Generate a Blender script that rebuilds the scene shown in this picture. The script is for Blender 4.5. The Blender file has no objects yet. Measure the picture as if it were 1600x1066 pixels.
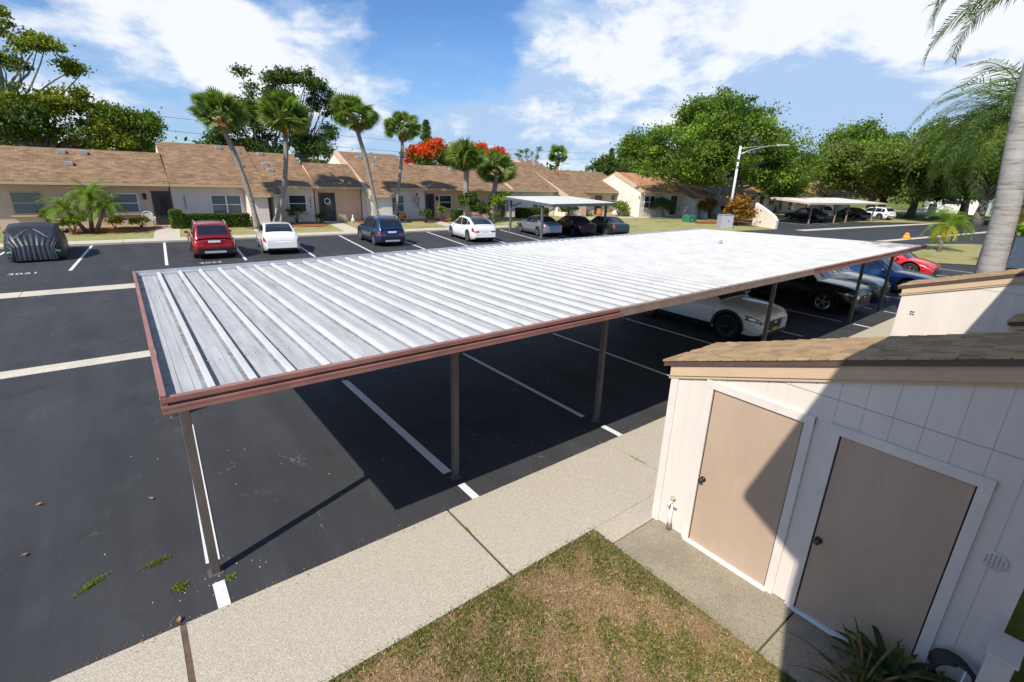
import bpy, math, random
import numpy as np
from mathutils import Vector, Matrix
R=math.radians
rnd=random.Random(7)
scene=bpy.context.scene
COL=scene.collection
# ------------------------------------------------------------------ camera
YAW,PIT,ROL,CH=0.67142,0.31901,-0.03286,4.0721
cam_d=bpy.data.cameras.new('camera'); cam=bpy.data.objects.new('camera',cam_d); COL.objects.link(cam)
cam_d.sensor_width=36.0; cam_d.lens=762.285/1600*36.0; cam_d.clip_start=0.05; cam_d.clip_end=6000
fw=Vector((math.sin(YAW)*math.cos(PIT),math.cos(YAW)*math.cos(PIT),-math.sin(PIT)))
rt=Vector((math.cos(YAW),-math.sin(YAW),0)); dn=fw.cross(rt)
if dn.z>0: dn=-dn
c_,s_=math.cos(ROL),math.sin(ROL)
rx=c_*rt+s_*dn; dx=-s_*rt+c_*dn
cam.matrix_world=Matrix(((rx.x,-dx.x,-fw.x,0),(rx.y,-dx.y,-fw.y,0),(rx.z,-dx.z,-fw.z,CH),(0,0,0,1)))
scene.camera=cam
# ------------------------------------------------------------------ light and sky
SUN=Vector((-0.932,-0.349,1.0)).normalized()      # towards the sun
sl=bpy.data.lights.new('sun','SUN'); sl.energy=4.6; sl.angle=R(0.5); sl.color=(1.0,0.94,0.85)
so=bpy.data.objects.new('sun',sl); COL.objects.link(so)
so.rotation_euler=SUN.to_track_quat('Z','Y').to_euler()
W=bpy.data.worlds.new('World'); scene.world=W; W.use_nodes=True
nt=W.node_tree; N=nt.nodes; L=nt.links; N.clear()
out=N.new('ShaderNodeOutputWorld'); bg=N.new('ShaderNodeBackground'); bg.inputs['Strength'].default_value=0.10
sky=N.new('ShaderNodeTexSky'); sky.sky_type='NISHITA'; sky.sun_disc=False
sky.sun_elevation=math.asin(SUN.z); sky.sun_rotation=math.atan2(SUN.x,SUN.y)
sky.air_density=1.0; sky.dust_density=0.6; sky.ozone_density=1.6
tc=N.new('ShaderNodeTexCoord')
def M_(op,a,b=None,c=None,clamp=False):
    n=N.new('ShaderNodeMath'); n.operation=op; n.use_clamp=clamp
    for i,v in enumerate((a,b,c)):
        if v is None: continue
        if isinstance(v,(int,float)): n.inputs[i].default_value=v
        else: L.new(v,n.inputs[i])
    return n.outputs[0]
sep=N.new('ShaderNodeSeparateXYZ'); L.new(tc.outputs['Generated'],sep.inputs[0])
zz=M_('ADD',M_('MAXIMUM',sep.outputs['Z'],0.0),0.12)
cmb=N.new('ShaderNodeCombineXYZ'); L.new(M_('DIVIDE',sep.outputs['X'],zz),cmb.inputs[0]); L.new(M_('DIVIDE',sep.outputs['Y'],zz),cmb.inputs[1])
def wnoise(src,scale,det,rough,dist=0.0,loc=(0,0,0)):
    mp=N.new('ShaderNodeMapping'); mp.inputs['Location'].default_value=loc; L.new(src,mp.inputs[0])
    n=N.new('ShaderNodeTexNoise'); n.inputs['Scale'].default_value=scale; n.inputs['Detail'].default_value=det
    n.inputs['Roughness'].default_value=rough; n.inputs['Distortion'].default_value=dist; L.new(mp.outputs[0],n.inputs['Vector']); return n.outputs[0]
mp3=N.new('ShaderNodeMapping'); mp3.inputs['Scale'].default_value=(1,1,2.1); L.new(tc.outputs['Generated'],mp3.inputs[0])
n_big=wnoise(mp3.outputs[0],3.4,10,0.60,0.15,(3.1,0.4,1.0))
n_fine=wnoise(mp3.outputs[0],9.0,8,0.6,0.3,(0.4,2.2,5.0))
n_flat=wnoise(cmb.outputs[0],0.75,7,0.62,0.9,(1.3,4.2,0.0))
def lobe(d,r0,r1,amp):
    dot=N.new('ShaderNodeVectorMath'); dot.operation='DOT_PRODUCT'; L.new(tc.outputs['Generated'],dot.inputs[0]); dot.inputs[1].default_value=Vector(d).normalized()
    mr=N.new('ShaderNodeMapRange'); mr.interpolation_type='SMOOTHSTEP'; L.new(dot.outputs['Value'],mr.inputs['Value'])
    mr.inputs['From Min'].default_value=math.cos(R(r1)); mr.inputs['From Max'].default_value=math.cos(R(r0))
    mr.inputs['To Min'].default_value=0; mr.inputs['To Max'].default_value=amp
    return mr.outputs[0]
dens=M_('ADD',M_('MULTIPLY',n_big,1.0),M_('MULTIPLY',n_fine,0.28))
dens=M_('ADD',dens,M_('MULTIPLY',n_flat,0.42))
for d,r0,r1,a in (((0.90,0.375,0.26),3,20,0.26),((0.84,0.50,0.19),2,15,0.14),((0.175,0.964,0.185),1.5,5.0,0.30),((0.235,0.955,0.16),2,9,0.12),((0.41,0.895,0.165),2,13,0.17),((0.60,0.78,0.15),2,14,0.16),((0.30,0.95,0.10),2,12,0.08),
                ((0.47,0.84,0.29),3,13,-0.36),((0.27,0.92,0.29),1,8,-0.20),((0.70,0.65,0.30),1,8,-0.08),((0.90,0.40,0.08),1,7,-0.06),((0.5,0.85,0.03),3,9,-0.06),((0.058,0.976,0.16),2,14,0.03),((0.749,0.62,0.19),2,14,0.10),((0.95,0.27,0.18),1,9,0.06),((-0.5,-0.6,0.6),20,85,-0.45)):  # last lobe thins unseen cloud behind the camera to lower the sky fill
    dens=M_('ADD',dens,lobe(d,r0,r1,a))
mr=N.new('ShaderNodeMapRange'); mr.interpolation_type='SMOOTHSTEP'; L.new(dens,mr.inputs['Value'])
mr.inputs['From Min'].default_value=0.74; mr.inputs['From Max'].default_value=0.99
cov=mr.outputs[0]
hzr=N.new('ShaderNodeMapRange'); hzr.interpolation_type='SMOOTHSTEP'; L.new(sep.outputs['Z'],hzr.inputs['Value']); hzr.inputs['From Min'].default_value=0.0; hzr.inputs['From Max'].default_value=0.26; hzr.inputs['To Min'].default_value=0.45; hzr.inputs['To Max'].default_value=0.0; hz_=hzr.outputs[0]
# cloud brightness : dense = white, shaded undersides = blue grey
shade=wnoise(mp3.outputs[0],5.5,9,0.62,0.2,(3.1,0.4,1.09))
shv=M_('ADD',M_('MULTIPLY',shade,1.9),M_('MULTIPLY',dens,0.40))
shv=M_('ADD',shv,lobe((0.90,0.375,0.25),2,13,0.16)); shv=M_('ADD',shv,lobe((0.175,0.964,0.195),0.5,6,0.32)); shv=M_('ADD',shv,lobe((0.91,0.40,0.10),1,10,-0.45))
mr2=N.new('ShaderNodeMapRange'); mr2.interpolation_type='SMOOTHSTEP'; L.new(shv,mr2.inputs['Value']); mr2.inputs['From Min'].default_value=1.20; mr2.inputs['From Max'].default_value=1.52
ccol=N.new('ShaderNodeMix'); ccol.data_type='RGBA'; L.new(mr2.outputs[0],ccol.inputs['Factor'])
ccol.inputs['A'].default_value=(3.9,5.3,7.5,1); ccol.inputs['B'].default_value=(8.4,8.6,9.0,1)
skyc=N.new('ShaderNodeMix'); skyc.data_type='RGBA'; skyc.blend_type='MULTIPLY'; skyc.inputs['Factor'].default_value=1.0
L.new(sky.outputs[0],skyc.inputs['A']); skyc.inputs['B'].default_value=(0.62,0.90,1.24,1)
mix=N.new('ShaderNodeMix'); mix.data_type='RGBA'; L.new(M_('MAXIMUM',M_('MULTIPLY',cov,0.92),hz_),mix.inputs['Factor']); L.new(skyc.outputs['Result'],mix.inputs['A']); L.new(ccol.outputs['Result'],mix.inputs['B'])
L.new(mix.outputs['Result'],bg.inputs['Color']); L.new(bg.outputs[0],out.inputs[0])
vs=scene.view_settings; vs.view_transform='Standard'; vs.look='None'; vs.gamma=1.0; vs.exposure=0.25; vs.use_curve_mapping=False
scene.cycles.max_bounces=6; scene.cycles.transparent_max_bounces=8
# ------------------------------------------------------------------ tagging
def tag(o,label,cat,group=None):
    o['label']=label; o['category']=cat
    if group: o['group']=group
    return o
def kind(o,k): o['kind']=k; return o
def thing(name,loc,label,cat,group=None,rz=0.0,sc=1.0):
    o=bpy.data.objects.new(name,None); COL.objects.link(o); o.location=loc; o.rotation_euler=(0,0,rz); o.scale=(sc,sc,sc); o.empty_display_size=0.3
    return tag(o,label,cat,group)
# ------------------------------------------------------------------ materials
MATS={}
def nodes(name):
    m=bpy.data.materials.new(name); m.use_nodes=True; t=m.node_tree; b=t.nodes['Principled BSDF']; MATS[name]=m
    return m,t,b
def noise(t,scale,det=4,rough=0.6,vec=None,coord='Object',sc=(1,1,1),dist=0):
    if vec is None:
        c=t.nodes.new('ShaderNodeTexCoord'); mp=t.nodes.new('ShaderNodeMapping'); mp.inputs['Scale'].default_value=sc
        t.links.new(c.outputs[coord],mp.inputs[0]); vec=mp.outputs[0]
    n=t.nodes.new('ShaderNodeTexNoise'); n.inputs['Scale'].default_value=scale; n.inputs['Detail'].default_value=det; n.inputs['Roughness'].default_value=rough; n.inputs['Distortion'].default_value=dist
    t.links.new(vec,n.inputs['Vector']); return n.outputs[0]
def ramp(t,src,stops):
    r=t.nodes.new('ShaderNodeValToRGB'); e=r.color_ramp.elements
    while len(e)<len(stops): e.new(0.5)
    for i,(p,c) in enumerate(stops): e[i].position=p; e[i].color=(*c,1) if len(c)==3 else c
    t.links.new(src,r.inputs[0]); return r.outputs[0]
def mixc(t,f,a,b,mode='MIX'):
    n=t.nodes.new('ShaderNodeMix'); n.data_type='RGBA'; n.blend_type=mode
    for k,v in (('Factor',f),('A',a),('B',b)):
        if hasattr(v,'links') or hasattr(v,'is_linked'): t.links.new(v,n.inputs[k])
        elif k=='Factor': n.inputs[k].default_value=v
        else: n.inputs[k].default_value=(*v,1)
    return n.outputs['Result']
def bump(t,b,src,strength=0.3,dist=0.01):
    n=t.nodes.new('ShaderNodeBump'); n.inputs['Strength'].default_value=strength; n.inputs['Distance'].default_value=dist
    t.links.new(src,n.inputs['Height']); t.links.new(n.outputs[0],b.inputs['Normal'])
def simple(name,col,rough=0.6,metal=0.0,var=0.12,scale=6,bmp=0.0,spec=None,coat=0):
    m,t,b=nodes(name); b.inputs['Roughness'].default_value=rough; b.inputs['Metallic'].default_value=metal
    if coat: b.inputs['Coat Weight'].default_value=coat; b.inputs['Coat Roughness'].default_value=0.05
    if spec is not None: b.inputs['Specular IOR Level'].default_value=spec
    n=noise(t,scale,5,0.6); lo=tuple(c*(1-var) for c in col); hi=tuple(min(1,c*(1+var)) for c in col)
    t.links.new(ramp(t,n,[(0.3,lo),(0.7,hi)]),b.inputs['Base Color'])
    if bmp: bump(t,b,noise(t,scale*6,4,0.7),bmp,0.01)
    return m
def vor(t,scale,feature='F1',vec=None,rand=1.0):
    v=t.nodes.new('ShaderNodeTexVoronoi'); v.feature=feature; v.inputs['Scale'].default_value=scale; v.inputs['Randomness'].default_value=rand
    if vec is None:
        c=t.nodes.new('ShaderNodeTexCoord'); vec=c.outputs['Object']
    t.links.new(vec,v.inputs['Vector']); return v
def asphalt():
    m,t,b=nodes('asphalt'); b.inputs['Roughness'].default_value=0.8; b.inputs['Specular IOR Level'].default_value=0.35
    base=ramp(t,noise(t,0.35,6,0.65),[(0.3,(0.035,0.036,0.040)),(0.7,(0.048,0.049,0.052))])
    sp=ramp(t,noise(t,70,5,0.85),[(0.28,(0.3,0.3,0.3)),(0.72,(2.0,2.0,2.0))])
    c=mixc(t,0.55,base,sp,'MULTIPLY')
    # worn paler patches
    w=ramp(t,noise(t,0.9,9,0.75,dist=0.6),[(0.58,(0,0,0)),(0.75,(1,1,1))])
    w2=ramp(t,noise(t,35,4,0.8),[(0.45,(0,0,0)),(0.62,(1,1,1))])
    f=mixc(t,1.0,w,w2,'MULTIPLY'); c=mixc(t,f,c,(0.15,0.15,0.15))
    # fine hairline cracks
    co=t.nodes.new('ShaderNodeTexCoord'); nv=noise(t,1.3,5,0.6); 
    ad=t.nodes.new('ShaderNodeMix'); ad.data_type='VECTOR'; ad.inputs['Factor'].default_value=0.12; t.links.new(co.outputs['Object'],ad.inputs['A'])
    nn=t.nodes.new('ShaderNodeTexNoise'); nn.inputs['Scale'].default_value=1.6; nn.inputs['Detail'].default_value=6
    t.links.new(co.outputs['Object'],nn.inputs['Vector'])
    va=t.nodes.new('ShaderNodeVectorMath'); va.operation='MULTIPLY_ADD'; t.links.new(nn.outputs['Color'],va.inputs[0]); va.inputs[1].default_value=(1.1,1.1,1.1); t.links.new(co.outputs['Object'],va.inputs[2])
    v=vor(t,0.42,'DISTANCE_TO_EDGE',va.outputs[0])
    crack=ramp(t,v.outputs['Distance'],[(0.0,(1,1,1)),(0.006,(0,0,0))])
    gate=ramp(t,noise(t,0.8,3,0.5),[(0.50,(0,0,0)),(0.60,(1,1,1))]); g2=ramp(t,noise(t,14,3,0.7),[(0.42,(0,0,0)),(0.6,(1,1,1))])
    cr=mixc(t,1.0,mixc(t,1.0,crack,gate,'MULTIPLY'),g2,'MULTIPLY')
    c=mixc(t,cr,c,(0.17,0.17,0.165))
    oil=ramp(t,noise(t,0.55,5,0.6,dist=0.8),[(0.28,(0.70,0.70,0.70)),(0.42,(1,1,1)),(0.62,(1,1,1)),(0.80,(1.3,1.28,1.25))]); c=mixc(t,1.0,c,oil,'MULTIPLY')
    tr=ramp(t,noise(t,0.5,6,0.65,sc=(3.2,0.35,1)),[(0.40,(0.86,0.86,0.86)),(0.62,(1.12,1.12,1.12))]); c=mixc(t,1.0,c,tr,'MULTIPLY')
    t.links.new(c,b.inputs['Base Color']); bump(t,b,noise(t,120,3,0.8),0.5,0.006); return m
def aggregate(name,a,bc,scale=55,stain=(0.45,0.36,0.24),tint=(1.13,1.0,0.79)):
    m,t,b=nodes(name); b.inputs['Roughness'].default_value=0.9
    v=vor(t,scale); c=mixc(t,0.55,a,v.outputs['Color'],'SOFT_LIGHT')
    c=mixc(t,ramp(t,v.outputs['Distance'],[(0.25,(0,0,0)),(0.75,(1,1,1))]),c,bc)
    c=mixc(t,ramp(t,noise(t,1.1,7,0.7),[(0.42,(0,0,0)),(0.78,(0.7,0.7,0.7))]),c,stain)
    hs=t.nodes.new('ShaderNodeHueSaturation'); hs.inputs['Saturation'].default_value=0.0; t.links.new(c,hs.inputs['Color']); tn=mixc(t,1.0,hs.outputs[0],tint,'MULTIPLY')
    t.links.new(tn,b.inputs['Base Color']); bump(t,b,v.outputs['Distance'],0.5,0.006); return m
def shingles(name,c1,c2,c3,bw=0.30,bh=0.14,swap=False,sz=1.35,mot=0.5):
    """courses run across the slope (world X), rows follow Y"""
    m,t,b=nodes(name); b.inputs['Roughness'].default_value=0.95; b.inputs['Specular IOR Level'].default_value=0.15
    c=t.nodes.new('ShaderNodeTexCoord'); mp=t.nodes.new('ShaderNodeMapping'); mp.inputs['Scale'].default_value=(1,1.1,0)
    t.links.new(c.outputs['Object'],mp.inputs[0])
    br=t.nodes.new('ShaderNodeTexBrick'); br.inputs['Scale'].default_value=1.0; br.inputs['Brick Width'].default_value=bw; br.inputs['Row Height'].default_value=bh
    br.inputs['Mortar Size'].default_value=0.006; br.inputs['Bias'].default_value=0.0
    br.inputs['Color1'].default_value=(*c1,1); br.inputs['Color2'].default_value=(*c2,1); br.inputs['Mortar'].default_value=(*(x*0.45 for x in c3),1)
    t.links.new(mp.outputs[0],br.inputs['Vector'])
    big=ramp(t,noise(t,0.9,8,0.7,sc=(1,0.5,1)),[(0.25,(0.62,0.6,0.6)),(0.75,(1.3,1.3,1.3))])
    sm=ramp(t,noise(t,3.2/bw*0.3,3,0.7,sc=(1,2.6,1)),[(0.2,(0.6,0.6,0.6)),(0.8,(1.4,1.4,1.4))])
    cc=mixc(t,mot,br.outputs['Color'],sm,'MULTIPLY'); cc=mixc(t,0.7,cc,big,'MULTIPLY')
    t.links.new(cc,b.inputs['Base Color']); bump(t,b,br.outputs['Fac'],-0.5,0.02); return m
def stucco(name,col,var=0.06):
    m,t,b=nodes(name); b.inputs['Roughness'].default_value=0.9
    n=ramp(t,noise(t,0.8,7,0.7),[(0.3,tuple(c*(1-var*2) for c in col)),(0.7,tuple(min(1,c*(1+var)) for c in col))])
    t.links.new(n,b.inputs['Base Color']); bump(t,b,noise(t,40,4,0.8),0.3,0.01); return m
def leafmat(name,col,col2,trans=0.35,rough=0.6):
    m=bpy.data.materials.new(name); m.use_nodes=True; t=m.node_tree; t.nodes.clear(); MATS[name]=m
    o=t.nodes.new('ShaderNodeOutputMaterial'); g=t.nodes.new('ShaderNodeNewGeometry')
    c1=ramp(t,g.outputs['Random Per Island'],[(0.0,tuple(x*0.6 for x in col)),(0.55,col),(1.0,col2)])
    c2=ramp(t,noise(t,0.35,4,0.6),[(0.3,(0.72,0.78,0.8)),(0.7,(1.25,1.15,0.95))])
    c=mixc(t,1.0,c1,c2,'MULTIPLY')
    p=t.nodes.new('ShaderNodeBsdfPrincipled'); p.inputs['Roughness'].default_value=rough; p.inputs['Specular IOR Level'].default_value=0.3
    tr=t.nodes.new('ShaderNodeBsdfTranslucent'); mx=t.nodes.new('ShaderNodeMixShader'); mx.inputs[0].default_value=trans
    t.links.new(c,p.inputs['Base Color']); tc2=mixc(t,1.0,c,(1.25,1.35,0.6),'MULTIPLY'); t.links.new(tc2,tr.inputs['Color'])
    t.links.new(p.outputs[0],mx.inputs[1]); t.links.new(tr.outputs[0],mx.inputs[2]); t.links.new(mx.outputs[0],o.inputs[0]); return m
def lawnmat(name,g1,g2,dry,amount):
    m,t,b=nodes(name); b.inputs['Roughness'].default_value=0.95; b.inputs['Specular IOR Level'].default_value=0.1
    c=ramp(t,noise(t,3.0,7,0.75),[(0.3,g1),(0.7,g2)])
    d=ramp(t,noise(t,0.5,8,0.75),[(amount-0.12,(0,0,0)),(amount+0.1,(1,1,1))])
    c=mixc(t,d,c,dry); s=ramp(t,noise(t,30,4,0.8),[(0.2,(0.55,0.55,0.55)),(0.8,(1.4,1.4,1.4))])
    t.links.new(mixc(t,0.8,c,s,'MULTIPLY'),b.inputs['Base Color']); bump(t,b,noise(t,25,5,0.8),0.8,0.05); return m
ASPH=asphalt()
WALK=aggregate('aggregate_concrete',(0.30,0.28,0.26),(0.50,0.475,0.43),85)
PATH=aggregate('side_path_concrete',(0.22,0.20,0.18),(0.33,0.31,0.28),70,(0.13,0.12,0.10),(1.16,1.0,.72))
CONC=aggregate('old_concrete',(0.46,0.42,0.35),(0.58,0.54,0.46),30,(0.36,0.31,0.22))
GRASS_FAR=lawnmat('far_grass',(0.07,0.12,0.02),(0.13,0.19,0.035),(0.26,0.24,0.08),0.56)
GRASS_SUN=lawnmat('sunny_grass',(0.13,0.17,0.035),(0.20,0.24,0.06),(0.38,0.34,0.15),0.42)
SOIL=lawnmat('dry_thatch',(0.20,0.13,0.07),(0.32,0.22,0.12),(0.36,0.26,0.15),0.4)
PAINT=simple('road_paint',(0.72,0.72,0.70),0.7,var=0.1,scale=25,bmp=0.2)
MULCH=simple('red_mulch',(0.33,0.085,0.03),0.95,var=0.5,scale=14,bmp=0.8)
ROOF=shingles('brown_shingles',(0.205,0.127,0.074),(0.34,0.217,0.128),(0.24,0.155,0.10),0.42,0.17,mot=.75)
ROOF_OR=shingles('orange_shingles',(0.42,0.21,0.11),(0.54,0.29,0.16),(0.36,0.2,0.1),0.42,0.17,mot=.7)
ROOF_NEAR=shingles('tan_shingles',(0.36,0.235,0.12),(0.50,0.345,0.19),(0.32,0.2,0.11),0.31,0.135,mot=0.35)
WPINK=stucco('pink_stucco',(0.68,0.49,0.38)); WPEACH=stucco('peach_stucco',(0.72,0.48,0.32)); WCREAM=stucco('cream_stucco',(0.80,0.70,0.60)); WWHITE=stucco('pale_stucco',(0.80,0.74,0.67))
TRIM_TAN=stucco('tan_trim',(0.58,0.42,0.27),0.05)
TRIM_BR=simple('dark_brown_trim',(0.10,0.062,0.052),0.5,var=0.15,scale=12)
def siding():
    m,t,b=nodes('painted_siding'); b.inputs['Roughness'].default_value=.65
    c=ramp(t,noise(t,1.2,7,.7,sc=(1,2.5,.5)),[(.3,(.66,.585,.52)),(.7,(.74,.665,.595))]); e=ramp(t,noise(t,5,9,.85,sc=(1,2,.6)),[(.62,(0,0,0)),(.74,(.5,.5,.5))])
    c=mixc(t,e,c,(.50,.42,.36)); t.links.new(c,b.inputs['Base Color']); bump(t,b,noise(t,28,4,.8,sc=(1,3,.5)),.2,.006); return m
SIDING=siding()
TRIM_W=simple('white_trim_board',(0.70,0.63,0.57),0.6,var=0.08,scale=4,bmp=0.12)
def doorpaint():
    m,t,b=nodes('tan_door_paint'); b.inputs['Roughness'].default_value=.5
    c=ramp(t,noise(t,1.6,6,.7,sc=(1,1,.35)),[(.3,(.42,.305,.22)),(.7,(.50,.37,.27))]); d=ramp(t,noise(t,2.5,9,.8,sc=(1,2.2,1)),[(.56,(0,0,0)),(.72,(.5,.5,.5))])
    c=mixc(t,d,c,(.60,.48,.38)); e=ramp(t,noise(t,6,8,.8),[(.66,(0,0,0)),(.72,(.6,.6,.6))]); c=mixc(t,e,c,(.27,.20,.15)); t.links.new(c,b.inputs['Base Color']); bump(t,b,noise(t,3,4,.6),.15,.01); return m
DOORT=doorpaint()
KNOB=simple('aged_brass_knob',(0.10,0.08,0.06),0.3,0.9)
WHITE=simple('white_paint',(0.80,0.79,0.77),0.5,var=0.05); WHITEPL=simple('white_plastic',(0.78,0.77,0.74),0.4,var=0.04)
BLACK=simple('black_plastic',(0.018,0.018,0.02),0.5,var=0.2); DARK=simple('dark_recess',(0.012,0.012,0.013),0.8,var=0.2)
BROWND=simple('dark_bronze_door',(0.045,0.028,0.022),0.45,var=0.3,scale=3)
MET=simple('galvanised_metal',(0.55,0.57,0.60),0.4,0.4,var=0.1); GREY=simple('grey_enamel',(0.36,0.39,0.40),0.5,var=0.1,scale=2)
POST=simple('bronze_post',(0.115,0.10,0.09),0.55,0.1,var=0.18,scale=5); POSTG=simple('grey_post',(0.15,0.16,0.16),0.5,0.2,var=0.1)
FRED=simple('weathered_red_fascia',(0.31,0.145,0.12),0.6,var=0.18,scale=3.5,bmp=0.1); FTAUPE=simple('taupe_fascia',(0.30,0.215,0.17),0.6,var=0.2,scale=5,bmp=0.1)
BARK=simple('grey_bark',(0.17,0.14,0.115),0.95,var=0.4,scale=7,bmp=0.8); BARKL=simple('pale_bark',(0.30,0.27,0.23),0.95,var=0.35,scale=5,bmp=0.6)
PALMT=simple('palm_trunk_grey',(0.27,0.235,0.20),0.95,var=0.4,scale=8,bmp=0.9); BOOT=simple('palm_boots_brown',(0.30,0.15,0.075),0.95,var=0.5,scale=9,bmp=0.9)
GREENBOX=simple('green_enamel',(0.02,0.16,0.09),0.5,var=0.1); ORANGE=simple('orange_plastic',(0.85,0.22,0.02),0.5,var=0.1)
CHROME=simple('chrome',(0.75,0.75,0.76),0.18,1.0,var=0.03); RIMM=simple('alloy_rim',(0.50,0.50,0.52),0.3,0.85,var=0.06); RIMD=simple('dark_alloy_rim',(0.06,0.06,0.065),0.35,0.8,var=0.06)
TYRE=simple('tyre_rubber',(0.017,0.017,0.018),0.85,var=0.2,scale=20)
REDL=simple('red_lens',(0.42,0.012,0.012),0.12,var=0.25,scale=14,coat=1); LENS=simple('headlight_lens',(0.55,0.58,0.60),0.08,0.3,var=0.35,scale=16,coat=1)
TERRA=simple('terracotta',(0.50,0.20,0.09),0.8,var=0.1); YELLOW=simple('yellow_paint',(0.7,0.45,0.05),0.7,var=0.1)
def glass(name,col=(0.012,0.016,0.02),rough=0.04):
    m,t,b=nodes(name); b.inputs['Roughness'].default_value=rough; b.inputs['IOR'].default_value=1.5; b.inputs['Specular IOR Level'].default_value=0.8
    t.links.new(ramp(t,noise(t,1.2,3,0.5),[(0.3,col),(0.8,tuple(c*1.8 for c in col))]),b.inputs['Base Color']); return m
GLASS=glass('car_glass'); 
def blindglass():
    m,t,b=nodes('window_with_blinds'); b.inputs['Roughness'].default_value=0.08; b.inputs['Specular IOR Level'].default_value=0.8
    c=t.nodes.new('ShaderNodeTexCoord'); w=t.nodes.new('ShaderNodeTexWave'); w.bands_direction='Z'; w.inputs['Scale'].default_value=6; w.inputs['Distortion'].default_value=0.3
    t.links.new(c.outputs['Object'],w.inputs['Vector'])
    a=ramp(t,w.outputs['Fac'],[(0.2,(0.10,0.13,0.14)),(0.8,(0.20,0.25,0.26))]); t.links.new(a,b.inputs['Base Color']); return m
WGLASS=blindglass(); WGLASSD=glass('dark_window_glass',(0.02,0.03,0.035),0.08)
LEAF_OAK=leafmat('oak_leaves',(0.12,0.20,0.03),(0.24,0.34,0.055),.45); LEAF_OAK2=leafmat('olive_oak_leaves',(0.16,0.21,0.05),(0.30,0.36,0.09),.45); LEAF_DK=leafmat('dark_leaves',(0.075,0.13,0.03),(0.16,0.23,0.06),.42)
LEAF_YG=leafmat('yellow_green_leaves',(0.19,0.24,0.025),(0.45,0.45,0.05),.45); LEAF_PALM=leafmat('palm_leaves',(0.15,0.24,0.05),(0.32,0.40,0.12),0.4,0.45)
LEAF_LT=leafmat('fresh_leaves',(0.19,0.31,0.03),(0.36,0.48,0.07),.42); LEAF_HEDGE=leafmat('hedge_leaves',(0.07,0.13,0.02),(0.17,0.23,0.05))
LEAF_RED=leafmat('flame_flowers',(0.75,0.075,0.01),(0.9,0.16,0.03),0.3); LEAF_CRO=leafmat('croton_leaves',(0.30,0.13,0.02),(0.55,0.33,0.05)); LEAF_YEL=leafmat('yellow_leaves',(0.45,0.40,0.03),(0.70,0.62,0.10))
LEAF_COR=leafmat('cordyline_leaves',(0.14,0.15,0.05),(0.42,0.20,0.14)); LEAF_DRY=leafmat('dry_leaves',(0.34,0.17,0.07),(0.5,0.3,0.15))
BLADE=leafmat('grass_blades',(0.11,0.18,0.02),(0.26,0.33,0.05),0.35); BLADED=leafmat('dry_grass_blades',(0.36,0.24,0.12),(0.70,0.53,0.33),0.2)
MOSS=leafmat('hanging_moss',(0.17,0.18,0.13),(0.28,0.28,0.22),0.3)
CLOTH=simple('dark_car_cover',(0.026,0.030,0.038),0.42,var=0.3,scale=1.5,bmp=0.15)
def paint(name,col,metal=0.3,rough=0.3): return simple(name,col,rough,metal,var=0.04,scale=1.5,coat=0.8)
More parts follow.
